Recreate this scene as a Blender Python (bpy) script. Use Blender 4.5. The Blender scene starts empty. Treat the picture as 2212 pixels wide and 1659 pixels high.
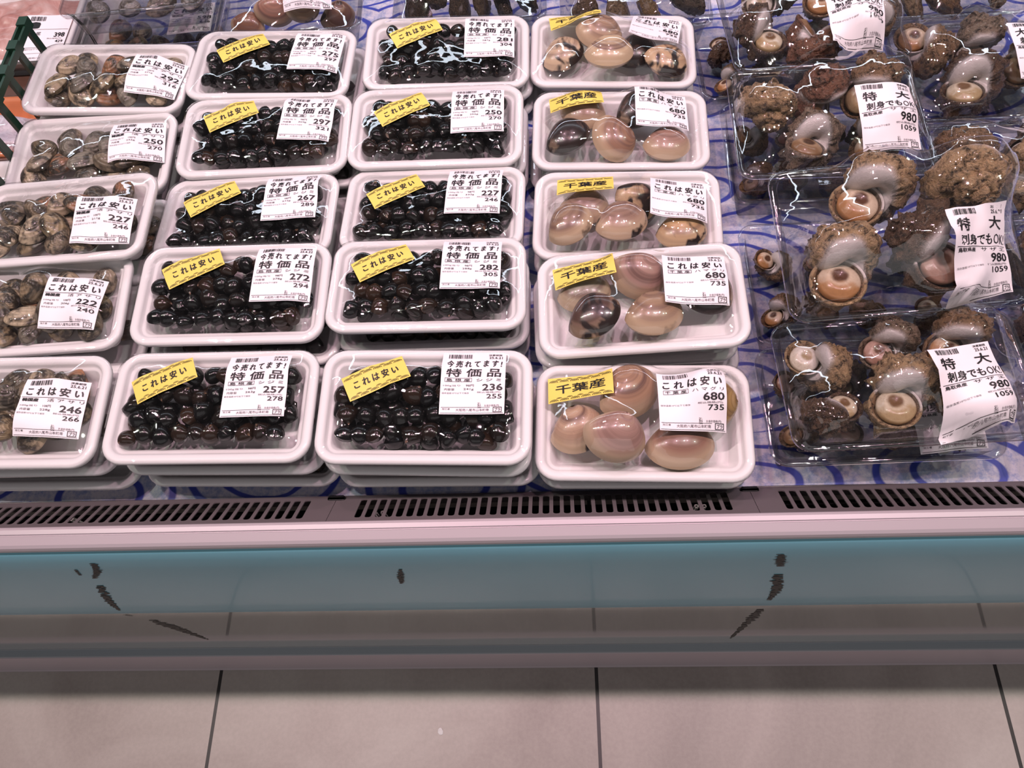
import bpy, math, random
import numpy as np
from mathutils import Matrix, Vector, Euler, noise
from mathutils.bvhtree import BVHTree
R = math.radians
SC = bpy.context.scene
COL = SC.collection

# ------------------------------------------------------------------ camera
cam_d = bpy.data.cameras.new('camera')
cam_d.sensor_width = 36.0
cam_d.lens = 1676.427 * 36 / 2212
cam_d.clip_start = 0.02
cam = bpy.data.objects.new('camera', cam_d)
COL.objects.link(cam)
def camera_axes(pitch, yaw, roll):
    f = np.array([math.cos(pitch) * -math.sin(yaw), math.cos(pitch) * math.cos(yaw), -math.sin(pitch)])
    r = np.array([math.cos(yaw), math.sin(yaw), 0.0])
    u = np.cross(r, f)
    c, s = math.cos(roll), math.sin(roll)
    return c * r + s * u, -s * r + c * u, f
cr, cu, cf = camera_axes(1.10664722, 0.13987467, -0.15564778)
cam.matrix_world = Matrix(((cr[0], cu[0], -cf[0], 0), (cr[1], cu[1], -cf[1], 0), (cr[2], cu[2], -cf[2], 1.288017), (0, 0, 0, 1)))
SC.camera = cam

# ------------------------------------------------------------------ light
SC.view_settings.view_transform = 'Standard'
SC.view_settings.look = 'None'
SC.view_settings.gamma = 1
SC.view_settings.exposure = -0.20
SC.cycles.transparent_max_bounces = 40
SC.cycles.max_bounces = 8
SC.cycles.diffuse_bounces = 3
SC.cycles.glossy_bounces = 4
SC.cycles.sample_clamp_indirect = 4.0
SC.cycles.caustics_reflective = False
SC.cycles.caustics_refractive = False
w = bpy.data.worlds.new('store_ambient'); SC.world = w; w.use_nodes = True
bg = w.node_tree.nodes['Background']
bg.inputs[0].default_value = (0.82, 0.73, 0.77, 1); bg.inputs[1].default_value = 0.13
def lamp(name, kind, loc, energy, color, target=None, **kw):
    d = bpy.data.lights.new(name, kind); d.energy = energy; d.color = color
    for k, v in kw.items(): setattr(d, k, v)
    o = bpy.data.objects.new(name, d); COL.objects.link(o); o.location = loc
    if target is not None:
        o.rotation_euler = (Vector(target) - Vector(loc)).to_track_quat('-Z', 'Y').to_euler()
    return o
# bluish white tube in the front of the canopy over the case
lamp('canopy_tube_lamp', 'AREA', (-0.1, 1.22, 1.28), 4.2, (0.80, 0.88, 1.0), (-0.1, 0.62, 0.6), shape='RECTANGLE', size=2.6, size_y=0.035)
# rose tinted ceiling spots over the case front; two more aimed at the back of the case
for k, (x, y, e) in enumerate(((-1.25, 0.42, 40), (-0.5, 0.45, 40), (0.25, 0.43, 44), (1.0, 0.45, 40), (0.37, 1.12, 26), (-0.4, 1.08, 26))):
    lamp('ceiling_spot_lamp', 'SPOT', (x, y, 2.7), e, (1.0, 0.615, 0.725), (x * 0.8, 0.34 if y < 1 else 0.72, 0.6), spot_size=R(95 if y < 1 else 42), spot_blend=0.6, shadow_soft_size=0.03)
lamp('front_fill_lamp', 'AREA', (0.0, -2.2, 2.2), 19, (1.0, 0.96, 0.95), (0.0, 0.2, 0.4), shape='RECTANGLE', size=5.0, size_y=1.6)  # unseen soft fill from the aisle side, added to brighten the case front

# neutral spots over the edge of the aisle
for k, (x, y) in enumerate(((-1.75, 0.43), (-0.85, 0.42), (0.8, 0.42), (1.75, 0.43))):
    lamp('aisle_spot_lamp', 'SPOT', (x, y, 2.8), 36, (0.96, 1.0, 0.84) if k in (0, 1, 3) else (1.0, 0.93, 0.90), (x * 0.6, 0.1, 0.2), spot_size=R(110), spot_blend=0.8, shadow_soft_size=0.03)

# ------------------------------------------------------------------ helpers
def mesh(name, V, F, mat=None, smooth=True, attrs=None, col=None):
    me = bpy.data.meshes.new(name)
    me.from_pydata([tuple(map(float, v)) for v in V], [], [tuple(map(int, f)) for f in F])
    if smooth: me.polygons.foreach_set('use_smooth', [True] * len(me.polygons))
    if mat: me.materials.append(mat)
    for k, a in (attrs or {}).items():
        at = me.attributes.new(k, 'FLOAT', 'POINT'); at.data.foreach_set('value', np.asarray(a, dtype=np.float32))
    if col is not None:
        at = me.attributes.new('tint', 'FLOAT_COLOR', 'POINT')
        c = np.ones((len(V), 4), np.float32); c[:, :3] = col
        at.data.foreach_set('color', c.ravel())
    me.update()
    return me
def link(name, me, parent=None, loc=None, rot=None):
    o = bpy.data.objects.new(name, me); COL.objects.link(o)
    if parent is not None: o.parent = parent
    if loc is not None: o.location = loc
    if rot is not None: o.rotation_euler = rot
    return o
def tag(o, label=None, cat=None, group=None, kind=None):
    if label: o['label'] = label
    if cat: o['category'] = cat
    if group: o['group'] = group
    if kind: o['kind'] = kind
    return o
def thing(name, label, cat, M=None, group=None):
    o = bpy.data.objects.new(name, None); COL.objects.link(o); o.empty_display_size = 0.02
    if M is not None: o.matrix_world = M
    return tag(o, label, cat, group)
class MB:
    def __init__(s): s.V = []; s.F = []; s.n = 0
    def add(s, V, F):
        s.V += [tuple(v) for v in V]; s.F += [tuple(i + s.n for i in f) for f in F]; s.n = len(s.V); return s
    def box(s, x0, x1, y0, y1, z0, z1):
        return s.add([(x0,y0,z0),(x1,y0,z0),(x1,y1,z0),(x0,y1,z0),(x0,y0,z1),(x1,y0,z1),(x1,y1,z1),(x0,y1,z1)],
                     [(0,3,2,1),(4,5,6,7),(0,1,5,4),(1,2,6,5),(2,3,7,6),(3,0,4,7)])
    def build(s, name, mat, parent=None, smooth=False): return link(name, mesh(name, s.V, s.F, mat, smooth), parent)
def extrude_x(prof, x0, x1):
    V = [(x0, y, z) for y, z in prof] + [(x1, y, z) for y, z in prof]; n = len(prof)
    return V, [(i, i + n, i + n + 1, i + 1) for i in range(n - 1)]
def sm(a, b, x):
    t = np.clip((x - a) / (b - a), 0, 1); return t * t * (3 - 2 * t)
def rrect(w, d, r, n=7):
    r = max(r, 1e-4); P = []
    for cx, cy, a in ((1, 1, 0), (-1, 1, 90), (-1, -1, 180), (1, -1, 270)):
        for k in range(n + 1):
            t = R(a + 90 * k / n); P.append((cx * (w / 2 - r) + r * math.cos(t), cy * (d / 2 - r) + r * math.sin(t)))
    return P
def loft(prof, W, D, rad, n=7, cap=True):
    V = []; F = []; m = 4 * (n + 1)
    for ins, z in prof: V += [(x, y, z) for x, y in rrect(W - 2 * ins, D - 2 * ins, max(rad - ins, .003), n)]
    for k in range(len(prof) - 1):
        for i in range(m):
            j = (i + 1) % m; F.append((k * m + i, k * m + j, (k + 1) * m + j, (k + 1) * m + i))
    if cap: F.append(tuple(range((len(prof) - 1) * m, len(prof) * m)))
    return V, F

# ------------------------------------------------------------------ materials
class NT:
    def __init__(s, name):
        s.m = bpy.data.materials.new(name); s.m.use_nodes = True; s.t = s.m.node_tree; s.t.nodes.clear()
        s.out = s.n('ShaderNodeOutputMaterial')
    def n(s, t, **kw):
        x = s.t.nodes.new(t)
        for k, v in kw.items():
            if k.startswith('i_'): x.inputs[k[2:].replace('_', ' ')].default_value = v
            else: setattr(x, k, v)
        return x
    def l(s, a, b): s.t.links.new(a, b)
    def val(s, sock, v):
        if hasattr(v, 'is_linked') or hasattr(v, 'links'): s.l(v, sock)
        else: sock.default_value = v
    def math(s, op, a, b=0.0, c=None):
        x = s.n('ShaderNodeMath', operation=op); s.val(x.inputs[0], a); s.val(x.inputs[1], b)
        if c is not None: s.val(x.inputs[2], c)
        return x.outputs[0]
    def mix(s, f, a, b, blend='MIX'):
        x = s.n('ShaderNodeMix', data_type='RGBA', blend_type=blend)
        s.val(x.inputs[0], f)
        for sock, v in ((x.inputs[6], a), (x.inputs[7], b)):
            if isinstance(v, tuple): sock.default_value = (*v[:3], 1)
            else: s.l(v, sock)
        return x.outputs[2]
    def ramp(s, f, pts):
        x = s.n('ShaderNodeValToRGB'); e = x.color_ramp.elements
        while len(e) < len(pts): e.new(0.5)
        for el, (p, c) in zip(e, pts): el.position = p; el.color = (*c, 1) if isinstance(c, tuple) else (c, c, c, 1)
        s.l(f, x.inputs[0]); return x.outputs[0]
    def noise(s, scale, detail=3, vec=None, rough=.55, dist=0.0):
        x = s.n('ShaderNodeTexNoise'); x.inputs['Scale'].default_value = scale; x.inputs['Detail'].default_value = detail
        x.inputs['Roughness'].default_value = rough; x.inputs['Distortion'].default_value = dist
        if vec is not None: s.l(vec, x.inputs['Vector'])
        return x.outputs[0]
    def obj(s): return s.n('ShaderNodeTexCoord').outputs['Object']
    def pos(s): return s.n('ShaderNodeNewGeometry').outputs['Position']
    def bump(s, h, st, dist=.001):
        x = s.n('ShaderNodeBump'); x.inputs['Strength'].default_value = st; x.inputs['Distance'].default_value = dist
        s.l(h, x.inputs['Height']); return x.outputs[0]
    def attr(s, name, color=False):
        x = s.n('ShaderNodeAttribute', attribute_name=name); return x.outputs['Color' if color else 'Fac']
    def bsdf(s, color, rough=.5, metal=0.0, normal=None, coat=0.0, spec=.5, sss=0.0):
        x = s.n('ShaderNodeBsdfPrincipled')
        if isinstance(color, tuple): x.inputs['Base Color'].default_value = (*color[:3], 1)
        else: s.l(color, x.inputs['Base Color'])
        s.val(x.inputs['Roughness'], rough); x.inputs['Metallic'].default_value = metal
        x.inputs['Coat Weight'].default_value = coat; x.inputs['Coat Roughness'].default_value = .06
        x.inputs['Specular IOR Level'].default_value = spec
        if normal is not None: s.l(normal, x.inputs['Normal'])
        s.l(x.outputs[0], s.out.inputs[0]); return s.m
def plain(name, color, rough=.5, metal=0.0, coat=0.0, spec=.5, bump=None):
    t = NT(name); nrm = None
    if bump: nrm = t.bump(t.noise(bump[0], 3, t.obj()), bump[1])
    return t.bsdf(color, rough, metal, nrm, coat, spec)
def clear(name, tint, base, gain, rough, bump_scale, bump_str):
    t = NT(name)
    nz = t.noise(bump_scale, 2, t.obj(), .5, .6); nb = t.bump(nz, bump_str, .002)
    tr = t.n('ShaderNodeBsdfTransparent'); tr.inputs[0].default_value = (*tint, 1)
    gl = t.n('ShaderNodeBsdfGlossy'); gl.inputs['Color'].default_value = (1, 1, 1, 1); gl.inputs['Roughness'].default_value = rough
    t.l(nb, gl.inputs['Normal'])
    fr = t.n('ShaderNodeFresnel'); fr.inputs['IOR'].default_value = 1.45; t.l(nb, fr.inputs['Normal'])
    # both faces of the thin sheet reflect, whichever way the face points
    geo = t.n('ShaderNodeNewGeometry')
    fac = t.math('MULTIPLY_ADD', fr.outputs[0], gain, base)
    fac = t.math('MINIMUM', fac, 0.75)
    fac = t.math('MULTIPLY', fac, t.math('SUBTRACT', 1.0, geo.outputs['Backfacing']))
    fac = t.math('ADD', fac, t.math('MULTIPLY', geo.outputs['Backfacing'], .08))
    mx = t.n('ShaderNodeMixShader'); t.l(fac, mx.inputs[0]); t.l(tr.outputs[0], mx.inputs[1]); t.l(gl.outputs[0], mx.inputs[2])
    t.l(mx.outputs[0], t.out.inputs[0]); return t.m
M = {}
M['foam'] = plain('white_foam', (0.83, 0.82, 0.82), .42, bump=(900, .06))
M['film'] = clear('stretch_film', (.98, .98, .98), .004, 1.35, .03, 38, .22)
M['pet'] = clear('clear_plastic', (.77, .77, .785), .035, 1.7, .05, 30, .25)
M['petfilm'] = clear('clear_wrap', (.965, .965, .97), .012, 1.7, .035, 34, .4)
M['paper'] = plain('label_paper', (.86, .82, .85), .5)
M['ink'] = plain('black_ink', (.012, .011, .013), .5)
M['ink_grey'] = plain('faint_ink', (.10, .09, .10), .5)
M['yellow'] = plain('yellow_sticker_paper', (.80, .64, .13), .45)
M['green_plastic'] = plain('dark_green_plastic', (.006, .035, .018), .38)
M['black'] = plain('black_plastic', (.006, .006, .007), .4)
M['dark'] = plain('dark_duct_metal', (.012, .011, .012), .6)
M['grille'] = plain('grey_brown_painted_metal', (.13, .112, .118), .45, spec=.4)
M['white_plastic'] = plain('white_plastic', (.75, .72, .7), .4)
M['lip'] = plain('pale_painted_metal', (.47, .42, .45), .36, .15, bump=(14, .03))
M['brown_wood'] = plain('brown_board', (.09, .045, .03), .5)
M['orange'] = plain('orange_tray_plastic', (.72, .23, .09), .4)
M['scuff'] = plain('scuff_smear', (.045, .045, .04), .7)
def m_bumper():
    t = NT('teal_paint'); nz = t.noise(9, 4, t.obj())
    return t.bsdf(t.mix(nz, (.17, .42, .51), (.20, .47, .565)), .32, 0, t.bump(t.noise(60, 2, t.obj()), .012), .14, .35)
M['teal'] = m_bumper()
def m_kick():
    t = NT('polished_steel'); sx = t.n('ShaderNodeMapping'); t.l(t.obj(), sx.inputs[0]); sx.inputs['Scale'].default_value = (2, 40, 400)
    nz = t.noise(3, 2, sx.outputs[0])
    return t.bsdf((.68, .68, .65), t.math('MULTIPLY_ADD', nz, .05, .05), .6)
M['kick'] = m_kick()
M['toe_top'] = plain('blue_grey_vinyl', (.30, .34, .37), .35)
M['toe'] = plain('grey_rose_metal', (.52, .45, .48), .4, .1)
def m_floor():
    t = NT('stone_tile'); p = t.pos(); s = t.n('ShaderNodeSeparateXYZ'); t.l(p, s.inputs[0])
    def joint(c, off):
        a = t.math('FRACT', t.math('ADD', t.math('DIVIDE', t.math('SUBTRACT', c, off), .6), .5))
        return t.math('LESS_THAN', t.math('ABSOLUTE', t.math('SUBTRACT', a, .5)), .0045)
    j = t.math('MAXIMUM', joint(s.outputs[0], .0419), joint(s.outputs[1], -.36))
    n1 = t.noise(2.6, 5, p, .6, .8); n2 = t.noise(160, 3, p, .6); n3 = t.noise(1.1, 2, p)
    c = t.ramp(n1, [(.30, (.30, .26, .24)), (.5, (.42, .37, .345)), (.70, (.54, .50, .465))])
    c = t.mix(t.math('MULTIPLY', t.math('SUBTRACT', n3, .35), .6), c, (.30, .29, .22))
    c = t.mix(.10, c, t.ramp(n2, [(.35, (.16, .14, .13)), (.65, (.5, .46, .43))]))
    c = t.mix(j, c, (.025, .022, .022))
    return t.bsdf(c, t.math('MULTIPLY_ADD', n1, .12, .34), 0, t.bump(n2, .04))
M['floor'] = m_floor()
def m_liner():
    t = NT('blue_wave_paper'); p = t.obj()
    wob = t.n('ShaderNodeVectorMath', operation='ADD'); t.l(p, wob.inputs[0])
    nc = t.n('ShaderNodeTexNoise'); nc.inputs['Scale'].default_value = 18; t.l(p, nc.inputs['Vector'])
    sc = t.n('ShaderNodeVectorMath', operation='SCALE'); t.l(nc.outputs['Color'], sc.inputs[0]); sc.inputs['Scale'].default_value = .012
    t.l(sc.outputs[0], wob.inputs[1])
    mp = t.n('ShaderNodeMapping'); t.l(wob.outputs[0], mp.inputs[0]); mp.inputs['Scale'].default_value = (6.4, 12.5, 1)
    v = t.n('ShaderNodeTexVoronoi', voronoi_dimensions='2D'); v.inputs['Randomness'].default_value = .45; v.inputs['Scale'].default_value = 1
    t.l(mp.outputs[0], v.inputs['Vector'])
    ring = t.math('SINE', t.math('MULTIPLY', v.outputs['Distance'], 30))
    line = t.ramp(ring, [(.62, 0.0), (.86, 1.0)])
    line = t.math('MULTIPLY', line, t.math('GREATER_THAN', v.outputs['Distance'], .2))
    wash = t.ramp(t.noise(90, 5, p, .75), [(.42, 0.0), (.62, 1.0)])
    c = t.mix(wash, (.66, .66, .74), (.30, .37, .60))
    c = t.mix(line, c, (.045, .07, .40))
    return t.bsdf(c, .45)
M['liner'] = m_liner()
def m_shijimi():
    t = NT('black_clam_shell'); g = t.attr('growth'); rnd = t.n('ShaderNodeObjectInfo').outputs['Random']
    rv = t.attr('vary'); rr = t.math('FRACT', t.math('ADD', rnd, rv))
    c = t.ramp(rr, [(0, (.0035, .0035, .004)), (.65, (.006, .0055, .005)), (.88, (.016, .009, .006)), (1, (.03, .016, .009))])
    o = t.obj(); nz = t.noise(160, 2, o)
    umbo = t.ramp(t.math('ADD', g, t.math('MULTIPLY', nz, .22)), [(.16, 1.0), (.27, 0.0)])
    c = t.mix(t.math('MULTIPLY', umbo, t.math('GREATER_THAN', rr, .62)), c, (.22, .14, .09))
    ridge = t.math('SINE', t.math('MULTIPLY', g, 95))
    return t.bsdf(c, .16, 0, t.bump(ridge, .045, .0004), .0, .45)
M['shijimi'] = m_shijimi()
def m_asari():
    t = NT('ridged_clam_shell'); g = t.attr('growth'); a = t.attr('angle'); oi = t.n('ShaderNodeObjectInfo'); o = t.obj()
    sh = t.n('ShaderNodeVectorMath', operation='ADD'); t.l(o, sh.inputs[0])
    cb = t.n('ShaderNodeCombineXYZ'); t.l(oi.outputs['Random'], cb.inputs[0]); t.l(oi.outputs['Random'], cb.inputs[1]); t.l(cb.outputs[0], sh.inputs[1])
    n1 = t.noise(70, 3, sh.outputs[0], .6, .5); n2 = t.noise(240, 2, sh.outputs[0])
    base = oi.outputs['Color']
    c = t.mix(t.ramp(n1, [(.42, 0.0), (.58, 1.0)]), base, (.035, .028, .02))
    c = t.mix(t.math('MULTIPLY', t.ramp(n2, [(.55, 0.0), (.7, 1.0)]), .35), c, (.34, .29, .2))
    ring = t.math('SINE', t.math('MULTIPLY', g, 46))
    c = t.mix(t.math('MULTIPLY', t.ramp(ring, [(.6, 0.0), (1.0, 1.0)]), .25), c, (.05, .04, .028))
    rad = t.math('SINE', t.math('MULTIPLY', a, 90))
    h = t.math('MULTIPLY_ADD', rad, .5, ring)
    return t.bsdf(c, .34, 0, t.bump(h, .35, .0006), .25, .4)
M['asari'] = m_asari()
def m_hama():
    t = NT('smooth_clam_shell'); g = t.attr('growth'); oi = t.n('ShaderNodeObjectInfo'); o = t.obj()
    base = oi.outputs['Color']; dk = oi.outputs['Alpha']; rnd = oi.outputs['Random']
    cb = t.n('ShaderNodeCombineXYZ'); t.l(t.math('MULTIPLY', g, 1.7), cb.inputs[0]); t.l(t.math('MULTIPLY', rnd, 57), cb.inputs[1])
    band = t.noise(3.6, 3, cb.outputs[0], .5)
    sh = t.n('ShaderNodeVectorMath', operation='ADD'); t.l(o, sh.inputs[0]); t.l(cb.outputs[0], sh.inputs[1])
    nz = t.noise(34, 3, o, .55, .4)
    c = t.mix(t.ramp(band, [(.44, 0.0), (.70, 1.0)]), base, (.15, .085, .07))
    c = t.mix(t.math('MULTIPLY', t.ramp(band, [(.24, 1.0), (.42, 0.0)]), .5), c, (.60, .46, .31))
    spk = t.math('MULTIPLY', t.ramp(t.noise(95, 2, sh.outputs[0]), [(.60, 0.0), (.66, 1.0)]), t.ramp(g, [(.12, 0.0), (.25, .7), (.7, 0.0)]))
    c = t.mix(spk, c, (.10, .055, .045))
    edge = t.ramp(g, [(.72, 0.0), (.92, 1.0)])
    c = t.mix(t.math('MULTIPLY', t.math('MULTIPLY', edge, .75), t.math('SUBTRACT', 1.0, t.math('MULTIPLY', dk, .75))), c, (.58, .44, .29))
    mask = t.math('MULTIPLY', t.ramp(t.math('MULTIPLY_ADD', dk, .26, t.math('SUBTRACT', nz, .13)), [(.50, 0.0), (.56, 1.0)]), t.ramp(dk, [(.03, 0.0), (.2, 1.0)]))
    c = t.mix(mask, c, (.022, .014, .012))
    ring = t.math('SINE', t.math('MULTIPLY', g, 70))
    return t.bsdf(c, .27, 0, t.bump(ring, .03, .0003), .2, .5)
M['hama'] = m_hama()
def m_turban():
    t = NT('turban_shell_crust'); tint = t.attr('tint', True); oi = t.n('ShaderNodeObjectInfo'); o = t.obj()
    n1 = t.noise(5.5, 6, o, .72, .4); n2 = t.noise(19, 4, o, .65); lipf = t.attr('lip')
    base = oi.outputs['Color']
    c = t.mix(t.ramp(n1, [(.36, 0.0), (.52, 1.0)]), (.022, .014, .009), base)
    c = t.mix(t.math('MULTIPLY', t.ramp(n2, [(.54, 0.0), (.68, 1.0)]), .5), c, (.50, .35, .22))
    pearl = t.mix(t.noise(2.2, 3, o), (.40, .37, .35), (.66, .61, .58))
    c = t.mix(lipf, c, pearl)
    h = t.math('MULTIPLY', t.math('ADD', t.math('MULTIPLY', n1, 1.4), n2), t.math('SUBTRACT', 1.0, t.math('MULTIPLY', lipf, .93)))
    return t.bsdf(c, t.math('MULTIPLY_ADD', lipf, -.06, .27), 0, t.bump(h, 1.0, .0055), .35, .5)
M['turban'] = m_turban()
def m_oper():
    t = NT('operculum'); c = t.attr('tint', True); o = t.obj()
    nz = t.noise(14, 4, o, .6)
    c = t.mix(t.math('MULTIPLY', t.ramp(nz, [(.5, 0.0), (.7, 1.0)]), .3), c, (.2, .1, .04))
    return t.bsdf(c, .3, 0, t.bump(t.noise(9, 3, o), .15, .0022), .35, .5)
M['oper'] = m_oper()
def m_fish():
    t = NT('pink_fish_flesh'); n1 = t.noise(22, 4, t.obj(), .6, 1.2)
    return t.bsdf(t.ramp(n1, [(.3, (.36, .13, .11)), (.5, (.58, .33, .29)), (.72, (.70, .50, .46))]), .28, 0, t.bump(n1, .2, .004), .3)
M['fish'] = m_fish()
def m_ice():
    t = NT('ice_bag'); n1 = t.noise(60, 4, t.obj(), .6, .8)
    return t.bsdf(t.ramp(n1, [(.3, (.42, .40, .48)), (.7, (.78, .75, .82))]), .2, 0, t.bump(n1, .6, .006), .4)
M['ice'] = m_ice()

# ------------------------------------------------------------------ the setting
def floor_mesh():
    return mesh('floor', [(-3, -2.2, 0), (3, -2.2, 0), (3, 1.3, 0), (-3, 1.3, 0)], [(0, 1, 2, 3)], M['floor'], False)
tag(link('floor', floor_mesh()), 'beige grey stone tile floor with dark joints in front of the case', None, None, 'structure')
case = thing('display_case', 'open refrigerated display case with teal front, pale lip and slotted vent', 'display case', Matrix.Translation((0, .23, 0)))
def casepart(name, V, F, mat, smooth=True, label=None):
    V = [(x, y - .23, z) for x, y, z in V]
    o = link(name, mesh(name, V, F, mat, smooth), case)
    if label: o['label'] = label
    return o
X0, X1 = -1.35, 1.35
BUMP = [(.188, .6135), (.1785, .6125), (.1748, .606), (.1715, .595), (.168, .57), (.1653, .53), (.1637, .48), (.1636, .43), (.1644, .39), (.1664, .362), (.171, .352), (.182, .349)]
casepart('bumper', *extrude_x(BUMP, X0, X1), M['teal'], True, 'rounded teal painted front panel')
casepart('lip_rail', *extrude_x([(.1985, .612), (.1978, .6235), (.1968, .6252), (.1945, .6258), (.1905, .6252), (.1898, .6238), (.1893, .6238), (.1886, .6246), (.1810, .6225), (.1785, .6205), (.1772, .6175), (.1772, .6125), (.1785, .611)], X0, X1), M['lip'], False, 'pale rose metal lip with a groove')
mb = MB().box(X0, X1, .1675, .18, .02, .36)
casepart('kick_panel', mb.V, mb.F, M['kick'], False, 'polished steel kick panel mirroring the floor')
casepart('toe_cap', *extrude_x([(.1674, .058), (.1665, .052), (.1575, .0492), (.1562, .0475)], X0, X1), M['toe_top'], False)
casepart('toe_rail', *extrude_x([(.1562, .0475), (.1550, .047), (.1425, .004), (.1405, .002), (.1405, .0)], X0, X1), M['toe'], False)
# deck
mb = MB().box(X0, X1, .2325, 1.30, .560, .5845); casepart('deck', mb.V, mb.F, M['white_plastic'], False)
mb = MB().box(X0, X1, .1985, .2325, .540, .546); casepart('duct_floor', mb.V, mb.F, M['dark'], False)
mb = MB().box(X0, X1, .1965, .1985, .540, .612); casepart('duct_wall', mb.V, mb.F, M['dark'], False)
mb = MB().box(X0, X1, .182, .1965, .349, .605); casepart('front_wall', mb.V, mb.F, M['dark'], False)
# slotted vent plates, sloping from the lip down to the deck
GA, GB = (.1978, .6205), (.2328, .5890)
def grille(x0, x1, s0, s1, n):
    L = math.hypot(GB[0] - GA[0], GB[1] - GA[1])
    def P(x, s, d=0): 
        t = s / L
        return (x, GA[0] + (GB[0] - GA[0]) * t - d * .68, GA[1] + (GB[1] - GA[1]) * t - d * .73)
    V = []; F = []
    def quad(xa, xb, sa, sb):
        k = len(V); V.extend([P(xa, sa), P(xb, sa), P(xb, sb), P(xa, sb)]); F.append((k, k + 1, k + 2, k + 3))
    a, b = .0068, .0405
    quad(x0, x1, 0, a); quad(x0, x1, b, L); quad(x0, s0, a, b); quad(s1, x1, a, b)
    p = (s1 - s0) / n
    for i in range(n):
        xa = s0 + i * p; xb = xa + p; cx = (xa + xb) / 2; hw = p * .32; a2, b2 = a + .0006, b - .0006
        quad(xa, cx - hw, a, b); quad(cx + hw, xb, a, b); quad(cx - hw, cx + hw, a, a2); quad(cx - hw, cx + hw, b2, b)
        inner = [(cx + x, (a2 + b2) / 2 + y) for x, y in rrect(2 * hw, b2 - a2, hw * .75, 4)]; m = len(inner)
        for q, (ux, uy) in enumerate(((cx + hw, b2), (cx - hw, b2), (cx - hw, a2), (cx + hw, a2))):
            k = len(V); V.append(P(ux, uy)); V.extend(P(x, y) for x, y in inner[q * 5:q * 5 + 5])
            F.extend((k, k + j, k + j + 1) for j in range(1, 5))
        k = len(V); V.extend(P(x, y) for x, y in inner); V.extend(P(x, y, .0011) for x, y in inner)
        for j in range(m): jj = (j + 1) % m; F.append((k + j, k + jj, k + m + jj, k + m + j))
    casepart('vent_grille', V, F, M['grille'], False)
grille(-1.0, -.2153, -.985, -.237, 76)
grille(-.2149, .1698, -.1925, .1500, 36)
grille(.1702, .95, .193, .935, 78)
for x in (-.2151, .1700):
    V, F = loft([(0, 0), (0, .004), (.0012, .005)], .017, .0065, .003, 5); V = [(x + a, .2285 + b, .590 + c) for a, b, c in V]
    casepart('finger_hole_plug', V, F, M['black'], True, 'black oval plug where two vent plates meet')
for x in (-.469, -.176, -.1685, .1195, .1265):
    V, F = loft([(0, 0), (0, .02), (.0008, .021)], .0042, .0042, .002, 3); V = [(x + a, .2125 + b, .578 + c) for a, b, c in V]
    casepart('clip', V, F, M['white_plastic'], True, 'white clip below the vent slots')
# black scuffs on the bumper and the kick panel
def bump_y(z):
    if z < .352: return .1675
    P = sorted((q[1], q[0]) for q in BUMP[1:-2]); return float(np.interp(z, [q[0] for q in P], [q[1] for q in P]))
def scuff(pts, widths, seed):
    V = []; F = []; pts = np.array(pts, float); n = 70
    t = np.linspace(0, len(pts) - 1, n); xs = np.interp(t, range(len(pts)), pts[:, 0]); zs = np.interp(t, range(len(pts)), pts[:, 1]); ws = np.interp(t, np.linspace(0, len(pts) - 1, len(widths)), widths)
    for i in range(n):
        y = bump_y(zs[i]) - .0005; f = i * .35; ws_ = ws[i]
        V += [(xs[i] - ws_ * (.75 + .9 * noise.noise((f, seed, 0))), y, zs[i]), (xs[i] + ws_ * (.1 + .5 * noise.noise((f, seed, 3))), y, zs[i]), (xs[i] + ws_ * (.75 + .9 * noise.noise((f, seed, 7))), y, zs[i])]
        if i:
            for q in (0, 1):
                if noise.noise((i * .55, q * 3.1, seed * 5)) > -.28: F.append((3 * i - 3 + q, 3 * i - 2 + q, 3 * i + 1 + q, 3 * i + q))
    casepart('scuff_mark', V, F, M['scuff'], False)
scuff([(-.44, .593), (-.448, .571), (-.462, .551)], [.004, .005, .003], 1)
scuff([(-.471, .525), (-.491, .477), (-.507, .434), (-.52, .395)], [.005, .006, .005, .002], 2)
scuff([(-.54, .348), (-.534, .34)], [.004, .002], 3)
scuff([(-.525, .309), (-.523, .239), (-.524, .142)], [.006, .012, .008, .002], 4)
scuff([(.191, .588), (.197, .556)], [.004, .006, .004], 5)
scuff([(.201, .53), (.213, .474), (.219, .409)], [.006, .007, .003], 6)
scuff([(.227, .333), (.230, .252), (.233, .105)], [.005, .007, .005, .002], 7)
scuff([(-.156, .565), (-.164, .516)], [.002, .0045, .002], 8)
scuff([(-.466, .578), (-.47, .562)], [.002, .002], 9)
sb = MB()
for q in range(9):
    a = R(40 * q); rr = .004 + .002 * noise.noise((q * 1.7, 2, 3)); sb.V.append((rr * math.cos(a), rr * 1.3 * math.sin(a), .0006 + .0012 * (q % 2)))
sb.V.append((0, 0, .003)); sb.F = [(q, (q + 1) % 9, 9) for q in range(9)]
so = sb.build('paper_scrap', M['foam']); so.location = (-.199, .050, 0); tag(so, 'tiny white scrap lying on the floor tile before the case', 'scrap')
# paper under the packs
def liner():
    V = []; F = []; nx, ny = 90, 40
    for j in range(ny + 1):
        for i in range(nx + 1):
            x = -.598 + 1.55 * i / nx; y = .2335 + .90 * j / ny
            z = .5858 + .0005 * noise.noise((x * 20, y * 20, 0))
            V.append((x, y + (.0012 * math.sin(x * 9) if j == 0 else 0), z))
    for j in range(ny):
        for i in range(nx): k = j * (nx + 1) + i; F.append((k, k + 1, k + nx + 2, k + nx + 1))
    return mesh('paper_liner', V, F, M['liner'])
tag(link('paper_liner', liner()), 'white sheet printed with blue wave arcs lying under the shellfish packs', 'paper sheet')

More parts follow.
